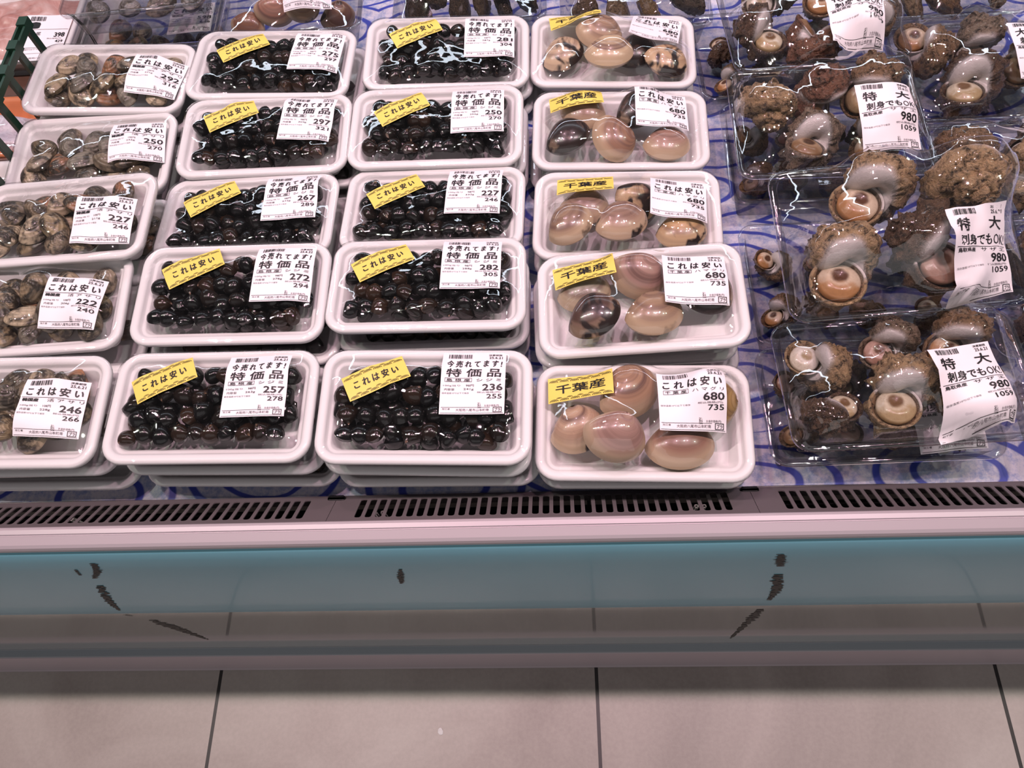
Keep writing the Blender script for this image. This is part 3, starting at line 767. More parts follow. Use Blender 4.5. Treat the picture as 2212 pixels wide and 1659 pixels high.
for k in ('c1r2', 'c1r1', 'c1r3'):
    r = random.Random(k + 'l')
    for i in range(7):
        s_ = (.062 - .033 * i, -.027, .0125) if i < 5 else (.062, -.027 + .027 * (i - 4), .0125)
        c = r.choice(ASACOL); T = fits(ASA[1], local_mat((*s_, r.uniform(-8, 8), r.uniform(-6, 6), r.uniform(-30, 30))), TRAYTREE, .0004)
        if T is not None:
            o = bpy.data.objects.new('manila_clam', ASA[1]); COL.objects.link(o); o.matrix_world = LOWER[(k, 1)] @ T; o.color = (*c, 1)
            tag(o, 'brown clam in the tray beneath the %s brown clam tray' % which(k)[0], 'clam', 'brown clams beneath the %s brown clam tray' % which(k)[0])
# hinge turn, tilt x, tilt y, colour, darkness, mesh, words
HC = {
'c4r1': [(35, -14, 10, (.37,.22,.14), 0, 1, 'large tan clam half under the yellow sticker'), (20, 10, -8, (.50,.34,.23), .22, 2, 'cream clam with brown spots at front left'), (-15, -22, 14, (.36,.22,.18), 0, 0, 'mauve tan clam with fine rings at front middle'), (6, 18, 4, (.26,.14,.10), 0, 1, 'brown centred clam with wide cream margin'), (-75, 30, 30, (.42,.27,.10), .1, 2, 'ochre clam behind the price label')],
'c4r2': [(10, 10, 0, (.30,.27,.20), .2, 2, 'grey green clam under the yellow sticker'), (-30, -18, 18, (.36,.22,.18), 0, 0, 'mauve tan clam beside the price label'), (25, 20, -10, (.08,.045,.035), .7, 2, 'dark brown banded clam at front left'), (15, 12, 12, (.33,.22,.14), .1, 0, 'tan brown clam at front middle'), (-40, 5, 0, (.12,.08,.06), .8, 2, 'dark clam hidden behind the price label')],
'c4r3': [(0, 8, 0, (.36,.24,.19), 0, 2, 'rosy grey clam under the yellow sticker'), (-20, -20, 38, (.50,.35,.20), .75, 2, 'black and cream clam standing upright'), (40, 14, -8, (.30,.20,.13), .15, 2, 'olive tan ringed clam at front left'), (25, 12, 8, (.33,.21,.15), .2, 0, 'tan brown clam at front middle'), (10, 16, 0, (.50,.33,.16), .35, 2, 'ochre cream clam at front right')],
'c4r4': [(-20, 0, 0, (.38,.24,.16), 0, 2, 'tan clam under the yellow sticker'), (30, 24, -8, (.04,.025,.022), .95, 2, 'nearly black clam at front left'), (-70, 12, 16, (.30,.17,.11), 0, 0, 'warm brown clam at front middle'), (5, 14, 4, (.36,.22,.17), 0, 2, 'rosy clam with cream edge at front right'), (30, 10, -10, (.06,.04,.03), .9, 2, 'dark clam behind the middle one')],
'c4r5': [(30, 14, -8, (.56,.42,.28), .55, 2, 'cream clam with dark patches at left'), (-10, -10, 10, (.42,.28,.18), 0, 0, 'tan clam at the back beside the sticker'), (5, 16, 0, (.56,.42,.26), 0, 0, 'cream tan clam at front middle'), (30, 10, 0, (.06,.035,.03), .9, 2, 'dark brown clam left of the price label'), (-20, 18, 10, (.55,.38,.22), .6, 2, 'half black half cream clam at front right')],
}
HROW = {'c4r1': 'frontmost', 'c4r2': 'second', 'c4r3': 'middle', 'c4r4': 'fourth', 'c4r5': 'rearmost'}
for k, L in HC.items():
    for (hx, hy), (a, tx, ty, c, dk, mi, wd) in zip(PACKS[k][8], L):
        hx = max(-.058, min(.060, hx)); hy = max(-.022, min(.024, hy))
        T = fits(HAM[mi], local_mat((hx, hy, .017, -.55 * tx + 2, ty, a)), TRAYTREE, .0015, 16)
        if T is None: T = local_mat((hx, hy, .03, -.55 * tx + 2, ty, a))
        for q in range(30):                                         # lift it clear of the clams already in the tray
            if not any(tree([(HAM[mi], POSE[k] @ T)]).overlap(tree([it])) for it in INSIDE[k]): break
            T = Matrix.Translation((0, 0, .0012)) @ T
        set_in('hard_clam', HAM[mi], k, T, '%s of the %s large clam pack' % (wd, HROW[k]), 'clam', 'large clams in foam trays', (*c, dk))
for k in PACKS: wrap_pack(k)

# ------------------------------------------------------------------ turban shells
def turban_mesh(seed, spines):
    nt, npsi = 150, 34; k = math.log(1.75) / (2 * math.pi); th = np.linspace(0, 5.4 * math.pi, nt); r0 = .5
    V = []; lip = []; F = []
    for i, t in enumerate(th):
        e = math.exp(-k * t); Rr = .5 * e; rt = r0 * e; ax = 1.35 * (1 - e)
        for j in range(npsi):
            ps = 2 * math.pi * j / npsi
            out = math.cos(ps); up = math.sin(ps)          # out: away from the axis; up: toward the apex
            rad = rt * (1 + .06 * out)
            def at(rad):
                x = (Rr + rad * out) * math.cos(t); y = (Rr + rad * out) * math.sin(t); return (-(x - .5), ax + rad * up, -y)
            p0_ = at(rad); d = math.sqrt(p0_[0] ** 2 + p0_[1] ** 2 + .7 * p0_[2] ** 2); cd = (p0_[0] * .82 + p0_[1] * .57) / max(1e-6, math.hypot(p0_[0], p0_[1]))
            wide = max(0.0, cd) ** 1.3
            lp = float(1 - sm(.36 + .38 * wide, .46 + .47 * wide, d + .10 * noise.noise((3 * p0_[0], 3 * p0_[1], seed))))
            crust = noise.noise((5 * math.cos(t) * e + seed, 5 * math.sin(t) * e, 5 * up + ax * 4)) * .20 + noise.noise((13 * math.cos(t) * e, 13 * math.sin(t) * e + seed, 11 * up)) * .17 + noise.noise((29 * math.cos(t) * e, 29 * math.sin(t) * e + seed, 25 * up)) * .11
            near = float(sm(.10, .4, t)) * (1 - lp)
            sp = 0
            if spines:
                for p0 in (.75, -.35): sp += .5 * max(0, math.cos((t - .5) * 4.2)) ** 7 * math.exp(-(((ps - p0 + math.pi) % (2 * math.pi) - math.pi) / .28) ** 2)
            flare = .10 * float(1 - sm(0, .35, t)) + .07 * lp * wide
            V.append(at(rad * (1 + flare + near * (crust + sp)))); lip.append(lp)
    for i in range(nt - 1):
        for j in range(npsi):
            jj = (j + 1) % npsi; F.append((i * npsi + j, (i + 1) * npsi + j, (i + 1) * npsi + jj, i * npsi + jj))
    F.append(tuple((nt - 1) * npsi + j for j in range(npsi)))
    # rolled lip and throat
    o = len(V); ring0 = np.array(V[:npsi]); c = np.array([0, 0, 0])
    for f, dz in ((.95, .03), (.88, .0), (.84, -.12), (.6, -.24)):
        for j in range(npsi): q = ring0[j] * f; V.append((q[0], q[1], ring0[j][2] * f + dz)); lip.append(lip[j] * (1.0 if f > .87 else .1))
    prev = 0
    for s in range(4):
        st = o + s * npsi
        for j in range(npsi): jj = (j + 1) % npsi; F.append((prev + j, prev + jj, st + jj, st + j))
        prev = st
    F.append(tuple(prev + j for j in range(npsi)))
    return V, F, lip
def oper_mesh(style):
    V = []; C = []; F = []; nr, na = 12, 40
    pal = {'orange': ((.58, .47, .34), (.36, .16, .045), (.085, .035, .016)), 'cream': ((.56, .49, .36), (.38, .27, .13), (.14, .075, .03)), 'white': ((.66, .61, .54), (.54, .47, .36), (.32, .24, .14)),
           'rose': ((.46, .31, .25), (.32, .17, .12), (.11, .05, .03)), 'dark': ((.34, .23, .13), (.20, .11, .05), (.06, .03, .015))}[style]
    V.append((0, 0, .12)); 
    for i in range(1, nr + 1):
        q = i / nr
        for j in range(na):
            a = 2 * math.pi * j / na; x, y = .82 * q * math.cos(a) * .5, .82 * q * math.sin(a) * .5
            z = .125 * (1 - q ** 3.2) + .025 * math.exp(-((q - .62) / .14) ** 2) * (.5 + .5 * math.cos(a - 2.2)) - .03 * math.exp(-((x - .03) ** 2 + (y - .05) ** 2) / .012)
            V.append((x, y, z))
    for i in range(na): F.append((0, 1 + i, 1 + (i + 1) % na))
    for i in range(nr - 1):
        for j in range(na): jj = (j + 1) % na; o = 1 + i * na; F.append((o + j, o + na + j, o + na + jj, o + jj))
    o = 1 + (nr - 1) * na
    for j in range(na): x, y, z = V[o + j]; V.append((x * .96, y * .96, -.12))
    for j in range(na): jj = (j + 1) % na; F.append((o + j, o + na + j, o + na + jj, o + jj))
    for x, y, z in V:
        d = math.hypot(x - .05, y - .06); q = math.hypot(x, y) / .43
        n_ = noise.noise((x * 9, y * 9, 2)) * .25
        c = np.array(pal[0]); m1 = float(sm(-.05, .55, (-.75 * x / .4 - .55 * y / .4) + n_ + .1)) * .9; c = c + (np.array(pal[1]) - c) * m1
        m3 = math.exp(-((d - .21) / .045) ** 2); c = c + (np.array(pal[0]) * 1.05 - c) * m3 * .7
        m2 = float(1 - sm(.12, .20, d + n_ * .10)); c = c + (np.array(pal[2]) - c) * m2
        C.append(c)
    return V, F, C
TUR = []
for sd, spn in ((1.3, False), (4.7, True), (8.1, False), (12.9, True)):
    V, F, lp = turban_mesh(sd, spn); TUR.append(mesh('shell', V, F, M['turban'], True, {'lip': lp}))
OPR = {}
for st in ('orange', 'cream', 'white', 'rose', 'dark'):
    V, F, C = oper_mesh(st); OPR[st] = mesh('operculum', V, F, M['oper'], True, None, C)
CRUST = {'tan': (.68, .46, .25), 'brown': (.42, .26, .14), 'dark': (.17, .10, .06), 'red': (.32, .15, .09), 'grey': (.40, .30, .21)}
PH = .040
def clear_tray(W, D, rad=.016):
    prof = [(.022, .0), (.016, .001), (.0125, .004), (.0075, PH - .006), (.0068, PH - .002), (.0035, PH - .0012), (.0006, PH - .0008), (0, PH - .002), (.0, PH - .0045)]
    V, F = loft(prof, W, D, rad, 6, False); F.append(tuple(reversed(range(28)))); F = [f[::-1] for f in F]
    return mesh('plastic_tray', V, F, M['pet'])
# key: x, y, rim height, yaw, tilt, roll, width, depth, words, label (x, y, turn, crumple), film, label kind, prices
CP = {
'pd': (.297, .302, .668, 2.0, 0, 0, .210, .124, 'clear pack of turban shells with white and orange lids nearest the vent', (.034, -.026, 11, .0008), True, 'sazae', ('980', '1059')),
'pc': (.302, .425, .706, 2.2, 10.0, -1.6, .205, .150, 'clear tilted pack of four turban shells with orange lids and crumpled label', (.047, -.038, 10, .006), True, 'sazae', ('980', '1059')),
'pb': (.285, .603, .668, -1.4, 0, 0, .195, .150, 'clear pack of turban shells with a nearly smooth label, third from front', (.048, -.022, 5, .0015), True, 'sazae', ('980', '1059')),
'pa': (.292, .756, .668, 3.3, 0, 0.5, .192, .150, 'clear pack of turban shells with a rumpled label at the back', (.032, -.036, -2, .004), True, 'sazae', ('980', '1059')),
'pe': (.482, .705, .6272, -1, 0, 0, .190, .150, 'clear pack of turban shells at the back corner with an oversize portion label', (.048, -.004, 6, .002), True, 'omori', ('980', '1059')),
'pf': (.488, .562, .6272, 2, 0, 0, .190, .130, 'clear pack of turban shells behind and beside the tilted one', None, True, '', None),
'pg': (.502, .412, .6272, 0, 0, 0, .190, .145, 'clear pack of turban shells beside the tilted one', None, True, '', None),
'ph': (.505, .283, .6272, 0, 0, 0, .185, .105, 'clear pack of turban shells beside the front one', None, True, '', None),
'l1': (.266, .754, .6268, 2, 0, 0, .195, .142, 'lower clear pack of turban shells under the rearmost labelled one', None, False, '', None),
'l2': (.287, .432, .6268, 0, 0, 0, .200, .145, 'lower clear pack of turban shells under the tilted one', None, False, '', None),
'l3': (.287, .300, .6262, 1, 0, 0, .205, .118, 'lower clear pack of turban shells under the front one', (.052, -.020, 3, 0), True, 'sazae', ('980', '1059')),
'l4': (.282, .602, .6268, -1, 0, 0, .190, .145, 'lower clear pack under the pack with the nearly smooth label', None, False, '', None),
}
G1 = 'turban shells in clear packs'
# x, y, size, direction from lid to body, tilt, roll, lid, crust, shape, words
TS = {
'pd': ('front clear pack', [(.222, .325, .72, -60, 4, 0, 'white', 'tan', 0, 'turban shell with chalk white lid at a back corner'), (.266, .330, .68, 5, 8, 0, 'rose', 'grey', 2, 'turban shell with rosy lid beside the white one'),
       (.335, .326, .80, 15, 14, 4, 'orange', 'brown', 0, 'turban shell with orange lid at the back'), (.275, .280, .88, 25, -6, -6, 'cream', 'tan', 3, 'big tan turban shell with white lip in the middle'),
       (.224, .262, .64, 170, -10, 0, 'cream', 'dark', 1, 'turban shell against the front corner'), (.360, .283, .76, 200, 10, 0, 'dark', 'brown', 0, 'brown turban shell beneath the price label')]),
'pc': ('tilted clear pack', [(.252, .462, .98, 8, 4, -4, 'orange', 'tan', 0, 'turban shell with spotted orange lid at a back corner'), (.372, .475, 1.02, 190, -16, 0, 'orange', 'tan', 2, 'turban shell with the palest orange lid, opening outward'),
       (.245, .388, 1.0, 35, 0, -4, 'orange', 'tan', 2, 'turban shell with burnt orange lid at a front corner'), (.335, .396, .98, 75, 8, 4, 'rose', 'dark', 3, 'dark turban shell with rosy brown lid')]),
'pb': ('third clear pack', [(.252, .568, .88, 22, -18, 10, 'dark', 'grey', 1, 'turban shell with sunken brown lid'), (.235, .630, .88, 200, 12, 60, 'cream', 'tan', 0, 'tan crusted turban shell lying on its side'),
       (.288, .632, .85, 90, 30, 60, 'dark', 'red', 2, 'reddish turban shell in the back middle'), (.335, .640, .85, 20, 42, 0, 'cream', 'brown', 0, 'turban shell with pale lip behind the label'), (.322, .572, .82, 10, 0, -40, 'orange', 'brown', 2, 'turban shell half under the price label')]),
'pa': ('rearmost clear pack', [(.242, .722, .82, 80, 0, 0, 'cream', 'dark', 1, 'turban shell with cream lid at a front corner'), (.296, .722, .84, 250, -10, 46, 'dark', 'red', 1, 'dark red crusted turban shell in the middle'),
       (.236, .790, .84, 0, 30, 0, 'white', 'grey', 0, 'turban shell with white foot at the back'), (.312, .790, .82, 40, 15, 0, 'orange', 'brown', 2, 'turban shell with orange lid behind the label'), (.345, .720, .80, 0, 0, 50, 'dark', 'brown', 0, 'brown turban shell beneath the label')]),
'pe': ('back corner pack', [(.443, .672, 1.0, 20, -12, -6, 'cream', 'dark', 3, 'turban shell with cream lid and dark glittering crust'), (.418, .735, .86, 275, 10, -10, 'orange', 'brown', 0, 'turban shell with orange lid'),
       (.478, .742, .86, 30, 40, 0, 'white', 'grey', 2, 'turban shell with pale foot'), (.530, .700, .88, 10, 20, 0, 'dark', 'brown', 0, 'brown turban shell under the price label')]),
'pf': ('pack behind the tilted one', [(.440, .580, .92, 180, 10, 60, 'dark', 'brown', 0, 'upright tan tipped turban shell'), (.500, .585, .9, 10, 40, 0, 'white', 'dark', 2, 'turban shell showing a white lip'), (.470, .525, .86, 80, 10, 50, 'cream', 'tan', 3, 'sandy crusted turban shell at the front edge')]),
'pg': ('pack beside the tilted one', [(.450, .440, .9, 90, 10, 40, 'dark', 'brown', 1, 'brown turban shell at the side wall'), (.515, .410, .9, 20, 10, 0, 'cream', 'tan', 2, 'turban shell with cream lid'), (.450, .372, .8, 10, 0, 30, 'rose', 'brown', 0, 'turban shell with rosy lid')]),
'ph': ('pack beside the front one', [(.455, .300, .82, 60, 10, 40, 'dark', 'brown', 3, 'dark brown turban shell'), (.515, .280, .8, 0, 0, 20, 'rose', 'grey', 0, 'grey turban shell')]),
'l1': ('pack beneath the rearmost', [(0.203, 0.722, .50, 0, -10, -30, 'orange', 'brown', 0, 'brown turban shell, first of the near file'), (0.258, 0.722, .50, 77, 3, -1, 'dark', 'dark', 1, 'dark turban shell, second of the near file'), (0.312, 0.722, .50, 154, 16, 28, 'rose', 'tan', 2, 'sandy turban shell, third of the near file'), (0.203, 0.782, .50, 231, -1, -13, 'orange', 'dark', 3, 'knobbly dark turban shell, first of the far file'), (0.258, 0.782, .50, 308, 12, 16, 'dark', 'brown', 0, 'ridged brown turban shell, second of the far file'), (0.312, 0.782, .50, 25, -5, -25, 'rose', 'grey', 1, 'greyish turban shell, third of the far file')]),
'l2': ('pack beneath the tilted', [(0.213, 0.402, .50, 0, -10, -30, 'orange', 'brown', 0, 'brown turban shell, first of the near file'), (0.264, 0.402, .50, 77, 3, -1, 'rose', 'dark', 1, 'dark turban shell, second of the near file'), (0.315, 0.402, .50, 154, 16, 28, 'dark', 'tan', 2, 'sandy turban shell, third of the near file'), (0.362, 0.402, .50, 231, -1, -13, 'cream', 'dark', 3, 'knobbly dark turban shell, fourth of the near file'), (0.213, 0.465, .50, 308, 12, 16, 'orange', 'brown', 0, 'ridged brown turban shell, first of the far file'), (0.264, 0.465, .50, 25, -5, -25, 'rose', 'grey', 1, 'greyish turban shell, second of the far file'), (0.315, 0.465, .50, 102, 8, 4, 'dark', 'brown', 2, 'brown turban shell, third of the far file'), (0.362, 0.465, .50, 179, -9, 33, 'cream', 'dark', 3, 'dark turban shell, fourth of the far file')]),
'l3': ('pack beneath the front one', [(0.212, 0.275, .50, 0, -10, -30, 'dark', 'brown', 0, 'brown turban shell, first of the near file'), (0.263, 0.275, .50, 77, 3, -1, 'rose', 'dark', 1, 'dark turban shell, second of the near file'), (0.315, 0.275, .50, 154, 16, 28, 'dark', 'tan', 2, 'sandy turban shell, third of the near file'), (0.364, 0.275, .50, 231, -1, -13, 'dark', 'dark', 3, 'knobbly dark turban shell, fourth of the near file'), (0.212, 0.325, .50, 308, 12, 16, 'rose', 'brown', 0, 'ridged brown turban shell, first of the far file'), (0.263, 0.325, .50, 25, -5, -25, 'dark', 'grey', 1, 'greyish turban shell, second of the far file'), (0.315, 0.325, .50, 102, 8, 4, 'dark', 'brown', 2, 'brown turban shell, third of the far file'), (0.364, 0.325, .50, 179, -9, 33, 'rose', 'dark', 3, 'dark turban shell, fourth of the far file')]),
'l4': ('pack beneath the third', [(0.213, 0.572, .50, 0, -10, -30, 'dark', 'brown', 0, 'brown turban shell, first of the near file'), (0.262, 0.572, .50, 77, 3, -1, 'orange', 'dark', 1, 'dark turban shell, second of the near file'), (0.312, 0.572, .50, 154, 16, 28, 'rose', 'tan', 2, 'sandy turban shell, third of the near file'), (0.352, 0.572, .50, 231, -1, -13, 'dark', 'dark', 3, 'knobbly dark turban shell, fourth of the near file'), (0.213, 0.634, .50, 308, 12, 16, 'orange', 'brown', 0, 'ridged brown turban shell, first of the far file'), (0.262, 0.634, .50, 25, -5, -25, 'rose', 'grey', 1, 'greyish turban shell, second of the far file'), (0.312, 0.634, .50, 102, 8, 4, 'dark', 'brown', 2, 'brown turban shell, third of the far file'), (0.352, 0.634, .50, 179, -9, 33, 'orange', 'dark', 3, 'dark turban shell, fourth of the far file')]),
}
def settle(key, fixed, items, floor_pt, up, centre):
    """Rest every shell on the tray floor, then nudge shells apart and off the walls."""
    n = len(items)
    pos = [Vector(i[2]) for i in items]
    def T(i): return Matrix.Translation(pos[i]) @ items[i][1]
    for i in range(n):
        V, F = world_geo(items[i][0], T(i)); d = ((V - np.array(floor_pt)) @ np.array(up)).min(); pos[i] += Vector(up) * (.0065 - d)
    base_h = [p.copy() for p in pos]
    for it in range(45):
        tr = [tree([(items[i][0], T(i))]) for i in range(n)]; moved = False
        for i in range(n):
            if fixed.overlap(tr[i]):
                d = Vector(centre) - pos[i]; d -= Vector(up) * d.dot(Vector(up)); moved = True
                pos[i] += (d.normalized() * .0025 if d.length > .004 else Vector((0, 0, 0))) + Vector(up) * .0006
            for j in range(i):
                if tr[i].overlap(tr[j]):
                    d = pos[i] - pos[j]; d -= Vector(up) * d.dot(Vector(up)); d = d.normalized() if d.length > 1e-4 else Vector((1, 0, 0)); moved = True
                    pos[i] += d * .0014 + Vector(up) * .0010; pos[j] -= d * .0014
        if not moved: break
    return [T(i) for i in range(n)]
def clear_pack(key, shells_into=True):
    x, y, zr, yaw, pt, rl, W, D, words_, lab, film, kind, price = CP[key]
    Mx = mat4(x, y, zr, yaw, pt, rl) @ Matrix.Translation((0, 0, -PH)); root = thing('turban_shell_pack', words_, 'packed turban shells', Mx, 'clear packs of turban shells')
    tray = clear_tray(W, D); link('plastic_tray', tray, root)
    up = (Mx.to_3x3() @ Vector((0, 0, 1))).normalized(); fl = Mx.translation; where, L = TS[key]; items = []
    for (sx, sy, s, ang, ti, ro, op, cr_, var, wd) in L:
        rot = Euler((R(ti), R(ro), 0), 'XYZ').to_matrix().to_4x4() @ Matrix.Rotation(R(ang), 4, 'Z') @ Matrix.Scale(.043 * s, 4)
        items.append((TUR[var], rot, (sx, sy, zr)))
    Ts = settle(key, tree([(tray, Mx)]), items, tuple(fl), tuple(up), tuple(fl))
    inside = []
    for T, (sx, sy, s, ang, ti, ro, op, cr_, var, wd) in zip(Ts, L):
        r0 = thing('turban_shell', '%s, %s' % (wd, where), 'turban shell', T, G1)
        a = link('shell', TUR[var], r0); a.color = (*CRUST[cr_], 1)
        o = link('operculum', OPR[op], r0, (0, 0, -.015), (0, 0, R(-ang + 20 * var))); o['label'] = '%s domed shell lid' % {'orange': 'orange and cream', 'cream': 'cream', 'white': 'chalk white', 'rose': 'rosy', 'dark': 'brown'}[op]
        inside += [(TUR[var], T), (OPR[op], T @ Matrix.Translation((0, 0, -.015)))]
    if film: wrap_clear(root, Mx, W, D, inside, key, lab, kind, price)
    return root
def wrap_clear(root, Mx, W, D, inside, key, lab, kind, price):
    sd = sum(map(ord, key)) * 1.3
    zf = drape(inside, Mx.inverted(), W, D, PH, sd, .0030, .0008, 2)
    link('film', film_mesh(W, D, .016, zf, PH, M['petfilm'], 'film', .004, 46, 8, .0045), root)
    if lab:
        lx, ly, lr, wrk = lab
        curl = (lambda X, Y: wrk * (.5 + .5 * nz(X, Y, 42, 3.3)) + wrk * .5 * nz(X, Y, 90, 6.1)) if wrk else None
        o = stick(root, 'price_label', .058, .066, M['paper'], label_print(kind, price[0], price[1], '25.6.21', '', 66, sd), lx, ly, lr, zf, curl); o['label'] = 'crinkled white price label' if wrk > .002 else 'white price label'
for key in CP: clear_pack(key)

# ------------------------------------------------------------------ packs along the back edge of the picture
def oyster_mesh(seed):
    V = []; F = []; nu, nv = 26, 18
    for j in range(nv + 1):
        ph = math.pi * j / nv
        for i in range(nu):
            a = 2 * math.pi * i / nu; x, y, z = math.sin(ph) * math.cos(a), math.sin(ph) * math.sin(a), math.cos(ph)
            q = 1 + .22 * noise.noise((x * 2 + seed, y * 2, z * 2)) + .14 * noise.noise((x * 6, y * 6 + seed, z * 9)) + .06 * math.sin(14 * z + 3 * x)
            V.append((x * q * .62 * (1 - .25 * y), y * q, z * q * .36))
    for j in range(nv):
        for i in range(nu): k = j * nu; F.append((k + i, k + nu + i, k + nu + (i + 1) % nu, k + (i + 1) % nu))
    return mesh('oyster', V, F, M['turban'], True, {'lip': [float(sm(.35, .7, noise.noise((v[0] * 3 + seed, v[1] * 3, 4)))) * .5 for v in V]})
OYS = [oyster_mesh(q) for q in (2.2, 7.7, 15.1)]
def back_pack(words_, x, y, zr, yaw, W, D, contents, lab, key, price, kind='asari'):
    Mx = mat4(x, y, zr, yaw, 0, 0) @ Matrix.Translation((0, 0, -PH)); root = thing('shellfish_pack', words_, 'packed shellfish', Mx, 'clear shellfish packs along the back')
    tray = clear_tray(W, D); link('plastic_tray', tray, root); ft = tree([(tray, Matrix.Identity(4))]); inside = []
    for (name, me, T, col, lb, cat) in contents:
        q = T
        for n in range(14):
            if not ft.overlap(tree([(me, q)])) and not any(tree([(me, Mx @ q)]).overlap(tree([it])) for it in inside): break
            q = Matrix.Translation((0, 0, .0016)) @ q
        o = bpy.data.objects.new(name, me); COL.objects.link(o); o.matrix_world = Mx @ q; o.color = col; tag(o, lb, cat, 'shellfish in the clear packs along the back'); inside.append((me, Mx @ q))
    wrap_clear(root, Mx, W, D, inside, key, None, '', None)
    if lab:
        zf = drape(inside, Mx.inverted(), W, D, PH, sum(map(ord, key)) * 1.3, .0014, .0012)
        o = stick(root, 'price_label', .057, .054, M['paper'], label_print(kind, *price, 54, 5), *lab, zf); o['label'] = 'white price label'
def lm(x, y, z, s, a, b, c): return Matrix.Translation((x, y, z)) @ Euler((R(a), R(b), R(c)), 'XYZ').to_matrix().to_4x4() @ Matrix.Scale(s, 4)
r = random.Random(77); cont = []
for i, wd in enumerate(('amber', 'tan', 'pale brown', 'grey brown', 'dusky', 'rusty', 'sandy')):
    cont.append(('manila_clam', ASA[i % 3], lm(-.062 + .031 * (i % 5), -.035 + .032 * (i // 5), .016, 1, r.uniform(0, 30), r.uniform(-15, 15), r.uniform(-90, 90)), ((.38, .19, .07, 1), (.30, .20, .11, 1), (.26, .19, .13, 1), (.16, .13, .10, 1), (.10, .085, .07, 1), (.25, .11, .05, 1), (.30, .23, .15, 1))[i], wd + ' clam in the lower back pack behind the brown clam row', 'clam'))
back_pack('lower clear pack of mixed clams with label reading 598 behind the brown clams', -.514, .889, .6268, 1, .180, .135, cont, (.052, -.022, 2), 'te1l', ('598', '646', '25.6.21', '330'))
cont = []
for i, wd in enumerate(('slate', 'ash grey', 'brown grey', 'pale grey', 'charcoal', 'dun', 'pewter', 'mouse grey')):
    cont.append(('manila_clam', ASA[i % 3], lm(-.060 + .040 * (i % 4), -.032 + .03 * (i // 4), .016, 1.1, r.uniform(0, 30), r.uniform(-15, 15), r.uniform(-90, 90)), ((.16, .15, .15, 1), (.24, .22, .21, 1), (.19, .15, .12, 1), (.30, .28, .26, 1), (.09, .085, .085, 1), (.2, .16, .12, 1), (.18, .18, .18, 1), (.14, .12, .11, 1))[i], wd + ' clam in the upper back pack behind the brown clam row', 'clam'))
back_pack('upper clear pack with grey clams stacked behind the brown clam row', -.502, .878, .690, 3, .180, .140, cont, (.02, .030, 0), 'te1', ('398', '430', '25.6.21', '210'))
cont = []
for i, wd in enumerate(('chestnut', 'rosy brown', 'tan brown', 'umber')):
    cont.append(('hard_clam', HAM[i % 3], lm(-.056 + .038 * i, -.036 + .006 * (i % 2), .022, .82, 40 + 10 * i, 10, -20 + 15 * i), ((.20, .09, .05, 0), (.34, .17, .12, 0), (.30, .17, .09, .2), (.14, .07, .045, .3))[i], wd + ' shellfish in the clear pack behind the black clams', 'shellfish'))
back_pack('clear pack of brown shellfish with wavy film behind the black clam rows', -.323, .872, .655, 1, .188, .150, cont, (.028, -.024, 6), 'te2', ('498', '538', '25.6.21', '250'))
cont = []
for i, wd in enumerate(('blackish', 'dark brown', 'soot brown', 'peat brown', 'tarry', 'coal brown')):
    cont.append(('oyster', OYS[i % 3], lm(-.066 + .0265 * i, -.030 + .010 * (i % 2), .030, .025, 60, 15 * i, 20 * i), ((.05, .032, .018, 1), (.09, .06, .03, 1), (.06, .04, .022, 1), (.12, .085, .045, 1), (.05, .034, .02, 1), (.08, .055, .03, 1))[i], wd + ' rough oyster in the pack behind the second black clam row', 'oyster'))
back_pack('clear pack of dark oysters behind the black clams, label along its near edge', -.098, .882, .645, 0, .190, .145, cont, (.052, -.018, 0), 'te3', ('580', '626', '25.6.21', '4'))
cont = []
for i, wd in enumerate(('mud brown', 'sandy brown', 'ochre brown', 'grey brown')):
    cont.append(('oyster', OYS[(i + 1) % 3], lm(-.060 + .040 * i, -.030 + .006 * (i % 2), .028, .029, 50, 25 * i, 35 * i), ((.14, .09, .05, 1), (.26, .18, .10, 1), (.24, .15, .06, 1), (.18, .14, .10, 1))[i], wd + ' rough oyster in the pack behind the large clams', 'oyster'))
back_pack('clear pack of brown oysters behind the large clam row', .106, .872, .6268, 0, .185, .140, cont, None, 'te4', None)

cont = []
for i, wd in enumerate(('tan', 'pale sandy', 'honey brown', 'clay brown', 'buff')):
    cont.append(('oyster', OYS[i % 3], lm(-.062 + .031 * i, -.034 + .012 * (i % 2), .028, .027, 40, 25 * i, 50 * i), ((.30, .20, .11, 1), (.38, .27, .16, 1), (.26, .15, .07, 1), (.24, .16, .11, 1), (.34, .25, .16, 1))[i], wd + ' rough oyster in the pack behind the back corner turban shells', 'oyster'))
back_pack('clear pack of tan oysters behind the back corner turban shell pack', .472, .862, .6268, 0, .185, .138, cont, None, 'te5', None)

# ------------------------------------------------------------------ fence and the neighbouring goods at its far side
fx = -.6175
fr = thing('divider_fence', 'dark green plastic lattice fence standing beside the brown clam trays', 'fence', Matrix.Translation((fx, .5, .5868)))
ys = [.785 - .040 * i for i in range(13)]
mb = MB()
for i, yy in enumerate(ys):
    yl = yy - .5; mb.box(-.0055, .0055, yl - .007, yl + .007, .104, .116); mb.box(-.0075, .0035, yl - .003, yl + .010, .108, .114)
    if i < len(ys) - 1:
        mb.box(-.0055, -.0028, yl - .033, yl - .007, .106, .114); mb.box(.0028, .0055, yl - .033, yl - .007, .106, .114)
mb.build('top_rail', M['green_plastic'], fr)
for yy in ys: MB().box(-.0022, .0022, yy - .5 - .0048, yy - .5 + .0048, .004, .105).build('post', M['green_plastic'], fr)
MB().box(-.005, .005, ys[-1] - .51, ys[0] - .49, 0, .004).build('base_rail', M['green_plastic'], fr)
